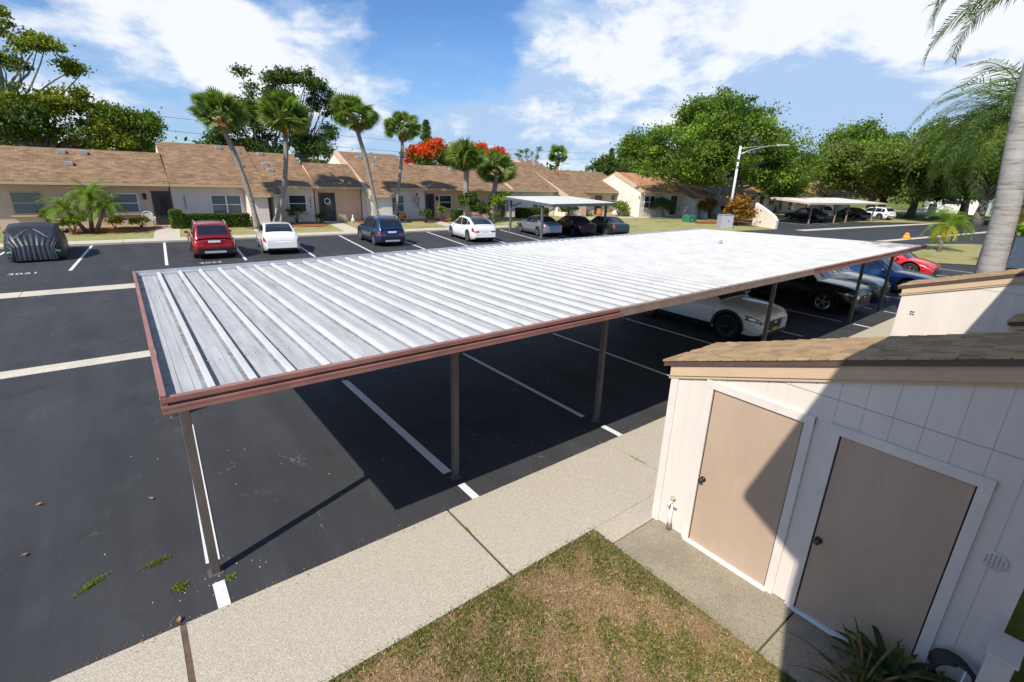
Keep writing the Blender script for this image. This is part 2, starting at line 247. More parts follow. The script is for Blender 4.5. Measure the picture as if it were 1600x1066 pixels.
# ------------------------------------------------------------------ mesh builder
class MB:
    def __init__(s): s.v=[]; s.f=[]; s.m=[]; s.smooth=[]
    def add(s,vs,fs,mi=0,smooth=False):
        b=len(s.v); s.v.extend([tuple(v) for v in vs])
        for f in fs: s.f.append(tuple(b+i for i in f)); s.m.append(mi); s.smooth.append(smooth)
        return s
    def box(s,x0,x1,y0,y1,z0,z1,mi=0):
        return s.add([(x0,y0,z0),(x1,y0,z0),(x1,y1,z0),(x0,y1,z0),(x0,y0,z1),(x1,y0,z1),(x1,y1,z1),(x0,y1,z1)],
          [(0,3,2,1),(4,5,6,7),(0,1,5,4),(1,2,6,5),(2,3,7,6),(3,0,4,7)],mi)
    def hexa(s,p,mi=0): # 8 points bottom ring then top ring
        return s.add(p,[(0,3,2,1),(4,5,6,7),(0,1,5,4),(1,2,6,5),(2,3,7,6),(3,0,4,7)],mi)
    def poly(s,pts,z0,z1,mi=0):
        n=len(pts); v=[(x,y,z0) for x,y in pts]+[(x,y,z1) for x,y in pts]
        return s.add(v,[tuple(range(n-1,-1,-1)),tuple(range(n,2*n))]+[(i,(i+1)%n,n+(i+1)%n,n+i) for i in range(n)],mi)
    def prismx(s,pts,x0,x1,mi=0): # pts (y,z)
        n=len(pts); v=[(x0,y,z) for y,z in pts]+[(x1,y,z) for y,z in pts]
        return s.add(v,[tuple(range(n-1,-1,-1)),tuple(range(n,2*n))]+[(i,(i+1)%n,n+(i+1)%n,n+i) for i in range(n)],mi)
    def tube(s,pts,rad,seg=8,mi=0,caps=True,smooth=True):
        pts=[Vector(p) for p in pts]; n=len(pts)
        if not hasattr(rad,'__len__'): rad=[rad]*n
        vs=[];up=Vector((0.13,0.27,1)).normalized()
        for i,p in enumerate(pts):
            d=(pts[min(i+1,n-1)]-pts[max(i-1,0)]).normalized()
            a=d.cross(up); 
            if a.length<0.05: a=d.cross(Vector((1,0,0)))
            a.normalize(); b=d.cross(a)
            for k in range(seg):
                th=2*math.pi*k/seg; vs.append(p+(a*math.cos(th)+b*math.sin(th))*rad[i])
        fs=[(i*seg+k,i*seg+(k+1)%seg,(i+1)*seg+(k+1)%seg,(i+1)*seg+k) for i in range(n-1) for k in range(seg)]
        if caps: fs+= [tuple(range(seg-1,-1,-1)),tuple((n-1)*seg+k for k in range(seg))]
        return s.add(vs,fs,mi,smooth)
    def lathe(s,prof,c,axis='z',seg=20,mi=0,smooth=True):
        vs=[]
        for r,h in prof:
            for k in range(seg):
                th=2*math.pi*k/seg; a,b=r*math.cos(th),r*math.sin(th)
                vs.append((c[0]+a,c[1]+b,c[2]+h) if axis=='z' else ((c[0]+h,c[1]+a,c[2]+b) if axis=='x' else (c[0]+a,c[1]+h,c[2]+b)))
        n=len(prof); fs=[(i*seg+k,i*seg+(k+1)%seg,(i+1)*seg+(k+1)%seg,(i+1)*seg+k) for i in range(n-1) for k in range(seg)]
        fs+= [tuple(range(seg-1,-1,-1)),tuple((n-1)*seg+k for k in range(seg))]
        return s.add(vs,fs,mi,smooth)
    def grid(s,P,mi=0,smooth=True,flip=False):
        n,m=len(P),len(P[0]); vs=[p for r in P for p in r]
        fs=[(i*m+j,i*m+j+1,(i+1)*m+j+1,(i+1)*m+j) for i in range(n-1) for j in range(m-1)]
        if flip: fs=[f[::-1] for f in fs]
        return s.add(vs,fs,mi,smooth)
    def build(s,name,mat,parent=None,bevel=0.0):
        me=bpy.data.meshes.new(name); me.from_pydata(s.v,[],s.f); 
        for m in (mat if isinstance(mat,(list,tuple)) else [mat]): me.materials.append(m)
        me.polygons.foreach_set('material_index',s.m); me.polygons.foreach_set('use_smooth',s.smooth); me.update()
        o=bpy.data.objects.new(name,me); COL.objects.link(o)
        if parent: o.parent=parent
        if bevel:
            b=o.modifiers.new('bevel','BEVEL'); b.width=bevel; b.segments=2; b.limit_method='ANGLE'; b.angle_limit=R(40)
        return o
def quads(name,V,mat,parent=None,tri=False):
    """V: (n,4,3) array of separate quads"""
    k=V.shape[1]; n=V.shape[0]; me=bpy.data.meshes.new(name)
    me.vertices.add(n*k); me.vertices.foreach_set('co',V.reshape(-1).astype(np.float32))
    me.loops.add(n*k); me.loops.foreach_set('vertex_index',np.arange(n*k,dtype=np.int32))
    me.polygons.add(n); me.polygons.foreach_set('loop_start',np.arange(n,dtype=np.int32)*k); me.polygons.foreach_set('loop_total',np.full(n,k,dtype=np.int32))
    me.materials.append(mat); me.update(calc_edges=True)
    o=bpy.data.objects.new(name,me); COL.objects.link(o)
    if parent: o.parent=parent
    return o
def copytree(o,parent=None):
    c=o.copy(); COL.objects.link(c)
    if parent: c.parent=parent
    for ch in list(o.children): copytree(ch,c)
    return c
# ------------------------------------------------------------------ setting
def struct(mb,name,mat): return kind(mb.build(name,mat),'structure')
struct(MB().add([(-1500,-1500,-0.03),(3000,-1500,-0.03),(3000,3000,-0.03),(-1500,3000,-0.03)],[(0,1,2,3)]),'ground',GRASS_FAR)
struct(MB().add([(-60,4.2,0),(44,4.2,0),(44,-30,0),(220,-30,0),(220,16,0),(96,18.6,0),(62,33.8,0),(44,35.4,0),(-60,35.4,0)],[tuple(range(9))]),'parking_lot',ASPH)
struct(MB().add([(96,36,-0.005),(220,30,-0.005),(220,40,-0.005),(96,44,-0.005)],[(0,1,2,3)]),'far_road',ASPH)
# walkway slabs with joints
wk=MB(); xs=[-20,-6.2,-3.2,-0.205]; j=[(-0.205,-0.155)]
edges=[-20,-3.18,-0.18,2.69,5.68,8.67,11.66,14.65,17.6,20.6,23.6,26.6,29.6,32.6,36.5]
for a,b in zip(edges[:-1],edges[1:]):
    g=0.025 if abs(a+0.18)<.01 or abs(b+0.18)<.01 else 0.012
    wk.box(a+g,b-g,3.24 if a<4 else 2.6,4.585,-0.05,0.022)
wk.box(3.965,5.67,2.93,3.235,-0.05,0.0215)
struct(wk,'walkway',WALK)
struct(MB().box(-20,36.5,3.25,4.58,-0.06,0.006),'walkway_joints',simple('joint_dirt',(0.10,0.075,0.045),0.95,var=0.4,scale=20))
wj=struct(MB().box(-0.204,-0.157,3.24,4.58,-0.04,0.018),'wooden_expansion_joint',simple('joint_wood',(0.13,0.085,0.06),0.9,var=0.3,scale=12,bmp=0.4))
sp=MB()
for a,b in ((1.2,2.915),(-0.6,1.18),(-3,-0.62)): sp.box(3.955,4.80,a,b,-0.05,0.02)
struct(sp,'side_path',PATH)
# concrete drainage strips
st=MB(); 
for i in range(22):
    x=-45+i*4.2
    if x>40: break
    st.box(x+0.008,x+4.192,13.22,13.70,-0.02,0.006)
    st.hexa([(x+.008,21.72-(x+2.5)*.012,-.02),(x+4.192,21.67-(x+2.5)*.012,-.02),(x+4.192,22.55-(x+2.5)*.012,-.02),(x+.008,22.6-(x+2.5)*.012,-.02),(x+.008,21.72-(x+2.5)*.012,.006),(x+4.192,21.67-(x+2.5)*.012,.006),(x+4.192,22.55-(x+2.5)*.012,.006),(x+.008,22.6-(x+2.5)*.012,.006)])
struct(st,'drainage_strip',CONC)
st=MB()
def strip(mb,a,b,w,z=0.008):
    a,b=Vector((*a,0)),Vector((*b,0)); d=(b-a).normalized(); n=Vector((-d.y,d.x,0))*w/2
    mb.add([(*(a-n).xy,z),(*(b-n).xy,z),(*(b+n).xy,z),(*(a+n).xy,z)],[(0,1,2,3)])
strip(st,(55.5,22.4),(96,19.0),1.1); strip(st,(50,14.3),(79,11.7),0.7); strip(st,(79,11.7),(150,8.5),0.8)
struct(st,'road_gutter',CONC)
# far kerb
kb=MB()
for i in range(18):
    x=-28+i*3.1
    if x>27.6: break
    kb.box(x+.01,min(x+3.09,27.9),34.9,36.35,-0.02,0.10)
struct(kb,'kerb',CONC)
def lawn(pts,name,mat):  # pts (x,y,z)
    struct(MB().add(pts,[tuple(range(len(pts)))]),name,mat)
lawn([(-40,36.35,.09),(28,36.35,.09),(28,42.3,.36),(-40,42.3,.36)],'front_lawn',GRASS_SUN)
lawn([(-40,42.3,.36),(60,42.3,.36),(60,80,.3),(-40,80,.3)],'back_ground',GRASS_FAR)
lawn([(28,36.4,.09),(31.2,26.6,.03),(54.0,24.0,.03),(56.5,31,.25),(60,42.3,.4),(28,42.3,.36)],'mid_lawn',GRASS_SUN)
lawn([(62,33.8,.02),(96,18.6,.02),(150,16,.02),(150,60,.05),(60,60,.05)],'far_lawn',GRASS_SUN)
lawn([(38.2,8.7,.02),(43.9,10.5,.03),(53,11.3,.03),(58,9.2,.03),(60,6,.03),(59,-3,.03),(41.3,-3,.03),(40.6,6.0,.03)],'island_lawn',GRASS_SUN)
# paths to doors
pth=MB()
def zl(y): return .09+(y-36.35)*.27/5.95+.012
for x0,x1,sk in ((1.35,2.7,.5),(12.9,14.1,.2),(21.8,22.8,.4)):
    pth.hexa([(x0,36.36,zl(36.36)-.05),(x1,36.36,zl(36.36)-.05),(x1+sk,41.9,zl(41.9)-.05),(x0+sk,41.9,zl(41.9)-.05),(x0,36.36,zl(36.36)),(x1,36.36,zl(36.36)),(x1+sk,41.9,zl(41.9)),(x0+sk,41.9,zl(41.9))])
pth.hexa([(38,37.2,.1),(56,36.0,.1),(56,37.4,.1),(38,38.6,.1),(38,37.2,.36),(56,36.0,.36),(56,37.4,.36),(38,38.6,.36)])
struct(pth,'front_path',CONC)
mu=MB()
def blobpoly(cx,cy,rx_,ry_,z,n=18,sd=1):
    r_=random.Random(sd); return [(cx+rx_*math.cos(2*math.pi*i/n)*r_.uniform(.85,1.1),cy+ry_*math.sin(2*math.pi*i/n)*r_.uniform(.85,1.1),z+((cy+ry_*math.sin(2*math.pi*i/n))-cy)*.045) for i in range(n)]
for i,(cx,cy,a,b) in enumerate(((-0.9,40.3,3.0,1.2),(4.9,40.8,2.6,.8),(8.4,39.4,1.6,.5),(11.4,40.3,1.6,1.2),(17.0,40.6,1.5,.9),(23.5,40.8,3.0,.8),(28.5,40.2,2.2,1.1),(51.5,30.6,2.2,.9),(55.0,29.2,2.4,1.3),(63,36.8,4,1.6))):
    mu.add(blobpoly(cx,cy,a,b,zl(cy)+.02 if cy>36 else .30,sd=i),[tuple(range(18))])
struct(mu,'mulch_bed',MULCH)
lawn([(-12,-6,.004),(3.95,-6,.004),(3.95,3.235,.004),(-12,3.235,.004)],'near_soil',SOIL)
# ---- near grass
def blades(n,poly,h0,h1,mat,name,seed,lay=0.5,zb=0.004,wid=0.004):
    g=np.random.default_rng(seed); x0,x1,y0,y1=poly
    if callable(n): P=n(g)
    else: P=np.stack([g.uniform(x0,x1,n),g.uniform(y0,y1,n)],1)
    n=len(P); a=g.uniform(0,2*np.pi,n); h=g.uniform(h0,h1,n); l=g.uniform(0.1,1,n)*lay*h*2
    b2=g.uniform(0,2*np.pi,n); w=wid*g.uniform(.6,1.5,n)
    B=np.concatenate([P,np.full((n,1),zb)],1); W_=np.stack([np.cos(b2),np.sin(b2),0*b2],1)*w[:,None]
    D=np.stack([np.cos(a)*l,np.sin(a)*l,h*np.clip(1-l/(h*2.2),.15,1)],1); Md=B+D*0.5+np.stack([0*a,0*a,h*.12],1)
    T=B+D
    V=np.stack([B-W_,B+W_,Md+W_*.8,T,Md-W_*.8],1)
    return V
g0=np.random.default_rng(3)
def patchy(n,thr,edge=True):
    def f(g):
        P=np.stack([g.uniform(0.1,3.985,n*3),g.uniform(-0.2,3.275,n*3)],1)
        q=np.sin(P[:,0]*3.1+1.3)*np.sin(P[:,1]*2.7+.5)+.6*np.sin(P[:,0]*7.3+P[:,1]*5.1)+.5*np.sin(P[:,0]*13.1-P[:,1]*11.7)+g.normal(0,.45,len(P))
        q+=2.1*np.exp(-np.minimum(3.25-P[:,1],3.97-P[:,0])/.11)+1.1*np.exp(-(np.hypot(P[:,0]-3.9,P[:,1]-3.1)/.45)**2)
        return P[q>thr][:n]
    return f
gr=kind(quads('grass',blades(patchy(36000,0.30),(0,1,0,1),.02,.05,BLADE,'',5,lay=.8,wid=.0034),BLADE),'stuff'); tag(gr,'green grass tufts thickest along the edges of the near lawn','grass')
gr=kind(quads('dry_grass',blades(75000,(0.0,3.95,-0.3,3.24),.015,.045,BLADED,'',6,lay=1.1,wid=.0028),BLADED),'stuff'); tag(gr,'straw coloured dead grass matting the near lawn','grass')
# ---- parking paint
def pl(a,b,w=0.1,nm='parking_line',z=0.010):
    mb=MB(); strip(mb,a,b,w,z); struct(mb,nm,PAINT)
for k,(a,b) in enumerate((((0.31,9.0),(0.165,5.33)),((3.10,9.45),(3.12,5.33)),((6.05,9.5),(6.05,5.45)),((9.05,9.55),(9.12,5.4)),((12.1,9.6),(12.12,5.4)),((15.05,9.6),(15.1,5.4)),((18.15,9.6),(18.0,5.4)),((21.0,9.6),(21.1,5.5)),((24.2,9.6),(24.3,5.3)),((30.2,9.6),(30.3,5.3)),((33.4,9.6),(33.4,5.3)),((36.6,9.0),(36.4,5.3)))):
    pl(a,b,0.095 if k>1 else .135)
for x,y0,y1 in ((0.165,4.98,4.60),(3.13,4.98,4.60),(6.08,5.02,4.60),(9.1,5.02,4.6),(12.1,5.02,4.6),(15.1,5.02,4.6),(18.05,5.08,4.6),(21.07,5.1,4.6),(24.2,5.1,4.6),(27.2,5.1,4.6)): pl((x,y0),(x,y1),.11)
FL=[((-1.46,34.7),(-1.97,26.55)),((1.76,34.7),(1.27,26.3)),((5.12,34.7),(4.43,26.3)),((8.4,34.7),(7.55,26.0)),((11.85,34.7),(10.65,25.75)),((15.2,34.7),(13.87,25.75)),((18.7,34.7),(16.9,25.6)),((22.0,34.7),(20.0,25.6)),((25.3,34.0),(23.4,26.6)),((28.3,33.6),(26.5,26.3)),((31.0,32),(29.4,26.3)),((-4.6,34.7),(-5.1,26.6))]
for a,b in FL: pl(a,b,.12)
for x in (66,70,74,78,82,86,90): pl((x,31),(x-1.0,24.9),.14)
def text(s,loc,size,rot,mat,name,parent=None,ext=0.0,sx=1.0):
    cu=bpy.data.curves.new(name,'FONT'); cu.body=s; cu.size=size; cu.extrude=ext; cu.align_x='CENTER'
    o=bpy.data.objects.new('tmp',cu); COL.objects.link(o); bpy.context.view_layer.update()
    me=bpy.data.meshes.new_from_object(o); bpy.data.objects.remove(o); me.materials.clear(); me.materials.append(mat)
    q=bpy.data.objects.new(name,me); COL.objects.link(q); q.location=loc; q.rotation_euler=rot; q.scale=(sx,1,1)
    if parent: q.parent=parent
    return q
for s,x,y in (('3021',-3.35,26.35),('3023',2.95,26.1),('3025',12.25,25.7),('3027',18.2,25.5)):
    kind(text(s,(x,y,0.010),0.52,(0,0,0),PAINT,'painted_stall_number',sx=0.9),'structure')
# ------------------------------------------------------------------ carports
def streaky():
    m,t,b=nodes('white_roof_pan'); b.inputs['Roughness'].default_value=0.6; b.inputs['Specular IOR Level'].default_value=.25
    base=ramp(t,noise(t,1.0,6,0.7,sc=(14,0.7,1)),[(0.25,(0.33,0.335,0.34)),(0.6,(0.48,0.485,0.485)),(0.9,(0.56,0.56,0.555))])
    d=ramp(t,noise(t,1.6,8,0.75,sc=(3.5,0.55,1)),[(0.50,(0,0,0)),(0.78,(0.85,0.85,0.85))])
    c=mixc(t,d,base,(0.24,0.24,0.21))
    sp=ramp(t,noise(t,8,6,0.8),[(0.60,(0,0,0)),(0.68,(1,1,1))]); c=mixc(t,mixc(t,0.6,sp,d,'MULTIPLY'),c,(0.10,0.10,0.09))
    t.links.new(c,b.inputs['Base Color']); return m
PAN=streaky()
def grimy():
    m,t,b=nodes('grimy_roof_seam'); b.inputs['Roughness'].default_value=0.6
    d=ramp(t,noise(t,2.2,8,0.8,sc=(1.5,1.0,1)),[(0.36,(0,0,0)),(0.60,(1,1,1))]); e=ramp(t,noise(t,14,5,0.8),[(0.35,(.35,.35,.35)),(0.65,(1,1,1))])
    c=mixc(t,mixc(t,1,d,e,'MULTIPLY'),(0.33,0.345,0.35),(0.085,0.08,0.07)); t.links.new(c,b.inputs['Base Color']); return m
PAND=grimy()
RIB=simple('white_roof_rib',(0.575,0.57,0.55),0.7,var=0.12,scale=2,spec=.2)
def zf(x): return 2.395
ROOF0=(0.05,21.15)
def ywarp(x): return 4.235+0.28*(x/21.15)**2
def yback(x): return 10.20+1.15*(x/19.0)
def xb(x): return x*(1-0.0048*x)
cp=thing('carport',(0,0,0),'long flat white ribbed metal carport with red front fascia in the foreground lot','carport')
pan=MB(); rib=MB(); ZP=2.385
NR=69; step=(ROOF0[1]-ROOF0[0])/NR
def rp(x,t,z):   # point on roof: t 0 front..1 back
    xx=x+(xb(x)-x)*t; y=ywarp(x)+(yback(xb(x))-ywarp(x))*t
    return (xx,y,z-0.035*t)
for i in range(NR):
    x0=ROOF0[0]+i*step; x1=x0+step
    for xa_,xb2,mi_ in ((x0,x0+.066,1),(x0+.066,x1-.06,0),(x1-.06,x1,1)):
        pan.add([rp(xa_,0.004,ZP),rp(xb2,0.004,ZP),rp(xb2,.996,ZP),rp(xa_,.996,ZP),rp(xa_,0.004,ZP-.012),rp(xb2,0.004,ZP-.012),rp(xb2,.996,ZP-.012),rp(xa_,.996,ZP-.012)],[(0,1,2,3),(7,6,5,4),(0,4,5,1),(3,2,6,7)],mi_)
    if i>0:
        w=0.025; h=.05
        prof=[(-w,0.002),(-w*.75,h),(w*.75,h),(w,0.002)]
        for a,b in zip(prof[:-1],prof[1:]):
            n0=len(rib.v)
            rib.add([rp(x0+a[0],.004,ZP+a[1]),rp(x0+b[0],.004,ZP+b[1]),rp(x0+b[0],.992,ZP+b[1]),rp(x0+a[0],.992,ZP+a[1])],[(0,3,2,1)])
        rib.add([rp(x0+p[0],.992,ZP+p[1]) for p in prof],[(0,1,2,3)])
    # minor flute lines in the pan
    for k in (0.33,0.62):
        x=x0+step*k; rib_w=.004
        pan.add([rp(x-rib_w,.01,ZP+.001),rp(x,.01,ZP+.006),rp(x,.99,ZP+.006),rp(x-rib_w,.99,ZP+.001)],[(0,1,2,3)])
        pan.add([rp(x,.01,ZP+.006),rp(x+rib_w,.01,ZP+.001),rp(x+rib_w,.99,ZP+.001),rp(x,.99,ZP+.006)],[(0,1,2,3)])
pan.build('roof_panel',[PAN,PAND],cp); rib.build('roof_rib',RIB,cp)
sc_=MB(); g=random.Random(4)
for i in range(1,36):
    for t in (0.14,0.5,0.86):
        for k in (.2,.5,.8):
            p=rp(ROOF0[0]+(i+k)*step,t+g.uniform(-.004,.004),ZP); sc_.lathe([(.011,.001),(.011,.008),(.004,.013)],p,seg=7)
kind(sc_.build('roof_screw',MET,cp),'stuff')
# fascia : channel profile (y outwards = smaller, z)
prof=[(0.012,.105),(-.045,.105),(-.045,.035),(-.012,.025),(-.012,-.015),(-.05,-.022),(-.05,-.06),(-.038,-.066),(-.05,-.072),(-.05,-.128),(0.012,-.128)]
prof2=[(0.012,.10),(-.047,.10),(-.047,.03),(-.04,.022),(-.047,.014),(-.047,-.125),(0.012,-.125)]
def fascia(xa,xb_,mat,pr,label):
    pr=[(a,-.006+b*.55) for a,b in pr]
    mb=MB(); n=10; P=[]
    for i in range(n+1):
        x=xa+(xb_-xa)*i/n; P.append([(x,ywarp(x)+a,ZP+b) for a,b in pr+[pr[0]]])
    mb.grid(P,smooth=False); m=len(pr); mb.add(P[0][:m],[tuple(range(m))]); mb.add(P[-1][:m],[tuple(range(m-1,-1,-1))])
    o=mb.build('fascia',mat,cp); o['label']=label; return mb
f1=fascia(0.0,5.25,FRED,prof,'weathered red near length of front fascia'); f2=fascia(5.255,11.75,FTAUPE,prof2,'taupe replacement length of front fascia'); fascia(11.755,21.2,FRED,prof,'red far length of front fascia')
def sidefascia(x,mat,lab,hi=.075):
    mb=MB(); a=rp(x,0,ZP); b=rp(x,1,ZP); e=-.04 if x<1 else .04
    mb.hexa([(a[0],a[1]-.04,a[2]-.075),(a[0]+e,a[1]-.04,a[2]-.075),(b[0]+e,b[1]+.04,b[2]-.075),(b[0],b[1]+.04,b[2]-.075),(a[0],a[1]-.04,a[2]+hi),(a[0]+e,a[1]-.04,a[2]+hi),(b[0]+e,b[1]+.04,b[2]+hi),(b[0],b[1]+.04,b[2]+hi)])
    o=mb.build('fascia',mat,cp); o['label']=lab
sidefascia(ROOF0[0]-.005,FRED,'red end fascia on the near end'); sidefascia(ROOF0[1]+.005,FRED,'red end fascia on the far end',.02)
mb=MB(); P=[]
for i in range(13):
    x=ROOF0[0]+(ROOF0[1]-ROOF0[0])*i/12; p=rp(x,1,ZP); P.append([(p[0],p[1]+a,p[2]+b) for a,b in ((-.10,.002),(-.10,.028),(-.002,.028),(-.002,.075),(.012,.078),(.012,-.11),(-.01,-.11))])
mb.grid(P,smooth=False); o=mb.build('fascia',MET,cp); o['label']='pale grey rear gutter and fascia'
# longitudinal beams under the roof
mb=MB()
for yy in (5.2,9.5):
    mb.box(0.08,18.3 if yy>6 else 20.8,yy-.05,yy+.05,ZP-.19,ZP-.055)
mb.build('beam',TRIM_BR,cp)
pxs=[(0.165,5.16),(3.16,5.18),(6.14,5.22),(12.14,5.2),(18.07,5.22),(21.05,5.28)]
for i,(x,y) in enumerate(pxs):
    for yy in (y,9.5+.02*i):
        if i==5 and yy>6: continue
        p=MB(); p.box(x-.041,x+.041,yy-.041,yy+.041,0,ZP-.16); p.box(x-.07,x+.07,yy-.07,yy+.07,0,.008); q=p.build('post',POST,cp,bevel=.004)
def simple_carport(corners,posts,label,lite,postmat,ribs,brk=False,hp=None):
    c=thing('carport',(0,0,0),label,'carport')
    FL_,FR_,BR_,BL_=[Vector(p) for p in corners]
    def q(s,t,dz=0): return (FL_*(1-s)+FR_*s)*(1-t)+(BL_*(1-s)+BR_*s)*t+Vector((0,0,dz))
    m=MB(); m.hexa([q(0,0,-.02),q(1,0,-.02),q(1,1,-.02),q(0,1,-.02),q(0,0),q(1,0),q(1,1),q(0,1)])
    for i in range(1,ribs):
        s=i/ribs; e=.02/ (FR_-FL_).length; m.hexa([q(s-e,0,.001),q(s+e,0,.001),q(s+e,1,.001),q(s-e,1,.001),q(s-e,0,.06),q(s+e,0,.06),q(s+e,1,.06),q(s-e,1,.06)])
    m.build('roof_panel',RIB,c)
    for a,b in (((0,0),(1,0)),((1,0),(1,1)),((1,1),(0,1)),((0,1),(0,0))):
        A=q(*a); B=q(*b); d=(B-A).normalized(); n=Vector((d.y,-d.x,0))*.05
        f=MB(); f.hexa([A-Vector((0,0,.17)),B-Vector((0,0,.17)),B+n-Vector((0,0,.17)),A+n-Vector((0,0,.17)),A+Vector((0,0,.03)),B+Vector((0,0,.03)),B+n+Vector((0,0,.03)),A+n+Vector((0,0,.03))]); f.build('fascia',lite,c)
    for (x,y,z) in posts:
        p=MB(); p.box(x-.07,x+.07,y-.07,y+.07,0,z); p.build('post',postmat,c)
        if brk:
            b=MB(); b.tube([(x,y-.0,z-.55),(x+.25,y-.45,z-.45),(x+.35,y-.8,z-.25),(x+.35,y-.85,z-.08)],.04); b.build('bracket',BLACK,c)
    return c
simple_carport([(23.7,25.9,2.53),(31.9,27.2,2.53),(33.4,34,2.75),(25.0,33.2,2.73)],[(25.39,32.69,2.6),(24.1,27.3,2.45),(31.2,27.6,2.4),(32.6,33.3,2.6)],'small white ribbed carport with dark grey posts over three parked sedans',POSTG,POSTG,24,True)
simple_carport([(65.4,25.9,2.55),(87.9,24.5,2.5),(89,31.3,2.95),(65.4,30.6,2.95)],[(67.7,26.5,2.5),(73.9,25.9,2.5),(77.3,25.7,2.5),(85.5,25.2,2.5),(67.5,30.4,2.8),(77,30.9,2.8),(87,30.8,2.8)],'distant white carport on brown posts beyond the curved wing wall',TRIM_TAN,simple('brown_post',(0.34,0.22,0.17),0.6,var=.1),30)
# ------------------------------------------------------------------ near sheds
def shed(x,label,full=True):
    c=thing('storage_shed',(x,0,0),label,'shed')
    yl,yr=2.955,(-0.12 if full else 0.2)
    zt=lambda y: 1.985+(2.955-y)*.3225          # underside of tan board
    # grooved wall facing -x
    w=MB(); ys=[];gw=.012; 
    def panel(z0f,z1f,dx_):
        pts=[]; y=yr
        while y<yl-.001:
            y2=min(y+.203,yl); pts+= [(y,0),(y2-gw,0),(y2-gw,.006),(y2,.006)]; y=y2
        for a,b in zip(pts[:-1],pts[1:]):
            if abs(a[0]-b[0])<1e-6: 
                w.add([(a[1]+dx_,a[0],z0f(a[0])),(b[1]+dx_,b[0],z0f(b[0])),(b[1]+dx_,b[0],z1f(b[0])),(a[1]+dx_,a[0],z1f(a[0]))],[(0,1,2,3)])
            else: w.add([(a[1]+dx_,a[0],z0f(a[0])),(b[1]+dx_,b[0],z0f(b[0])),(b[1]+dx_,b[0],z1f(b[0])),(a[1]+dx_,a[0],z1f(a[0]))],[(0,1,2,3)])
    panel(lambda y:0.03,lambda y:min(2.305,zt(y)),0.0)
    panel(lambda y:min(2.312,zt(y)),lambda y:zt(y),-.006)
    w.prismx([(yr,0.0),(yl,0.0),(yl,zt(yl)),(yr,zt(yr))],.012,1.02)
    w.build('wall',SIDING,c)
    if full:
        t=MB(); t.box(-.022,.0,2.865,2.96,0.02,zt(2.96)); t.build('corner_board',TRIM_W,c,bevel=.003)
    t=MB(); t.hexa([(-.045,yr-.1,zt(yr-.1)),(0.02,yr-.1,zt(yr-.1)),(.02,yl+.05,zt(yl+.05)),(-.045,yl+.05,zt(yl+.05)),(-.045,yr-.1,zt(yr-.1)+.125),(0.02,yr-.1,zt(yr-.1)+.125),(.02,yl+.05,zt(yl+.05)+.125),(-.045,yl+.05,zt(yl+.05)+.125)])
    t.box(-.045,1.03,yl+.012,yl+.05,zt(yl)-.0,zt(yl)+.11)
    t.hexa([(-.03,yr-.1,zt(yr-.1)-.035),(0.0,yr-.1,zt(yr-.1)-.035),(.0,yl+.03,zt(yl+.03)-.035),(-.03,yl+.03,zt(yl+.03)-.035),(-.03,yr-.1,zt(yr-.1)-.004),(0.0,yr-.1,zt(yr-.1)-.004),(.0,yl+.03,zt(yl+.03)-.004),(-.03,yl+.03,zt(yl+.03)-.004)])
    t.build('fascia_board',TRIM_TAN,c)
    def slab(xa,xb_,ya,yb,d0,d1,mat,nm):
        z=lambda y: zt(y)+.125
        m=MB(); m.hexa([(xa,ya,z(ya)+d0),(xb_,ya,z(ya)+d0),(xb_,yb,z(yb)+d0),(xa,yb,z(yb)+d0),(xa,ya,z(ya)+d1),(xb_,ya,z(ya)+d1),(xb_,yb,z(yb)+d1),(xa,yb,z(yb)+d1)]); return m.build(nm,mat,c)
    slab(-.07,1.07,yr-.12,yl+.09,.002,.062,TRIM_BR,'drip_edge')
    # shingle courses: overlapping thin slabs stepped down the slope with tab ends
    r=MB(); n=int((yl+.1-(yr-.12))/.135)+1; rr=random.Random(int(x*10))
    for i in range(n):
        ya=yl+.105-i*.135; yb=ya-.15
        z=lambda y: zt(y)+.19
        xx=-.085-rr.uniform(0,.3)
        while xx<1.08:
            x2=xx+rr.choice((.08,.13,.17,.10)); th=rr.choice((0.0,0.005,.010)); a=max(xx,-.085)+.001; b=min(x2,1.08)
            if b>a: r.hexa([(a,yb,z(yb)-.004),(b,yb,z(yb)-.004),(b,ya,z(ya)-.006),(a,ya,z(ya)-.006),(a,yb,z(yb)+.003),(b,yb,z(yb)+.003),(b,ya,z(ya)+.009+th),(a,ya,z(ya)+.009+th)],mi=rr.randrange(3))
            xx=x2
    r.build('roof',[ROOF_NEAR,SH2,SH3],c)
    return c,zt
def shmat(n,c): 
    m,t,b=nodes(n); b.inputs['Roughness'].default_value=.95; b.inputs['Specular IOR Level'].default_value=.15
    s=ramp(t,noise(t,60,4,.8),[(0.25,(.6,.6,.6)),(.75,(1.35,1.35,1.35))]); g=ramp(t,noise(t,3,5,.7),[(.3,tuple(x*.8 for x in c)),(.7,tuple(x*1.15 for x in c))])
    t.links.new(mixc(t,.8,g,s,'MULTIPLY'),b.inputs['Base Color']); bump(t,b,noise(t,150,2,.8),.6,.004); return m
ROOF_NEAR=shmat('tan_shingle_a',(0.41,0.275,0.15)); SH2=shmat('tan_shingle_b',(0.35,0.235,0.128)); SH3=shmat('tan_shingle_c',(0.45,0.31,0.175))
XS=4.75
sa,zt=shed(XS,'cream board shed with two tan doors and shingle roof beside the concrete path')
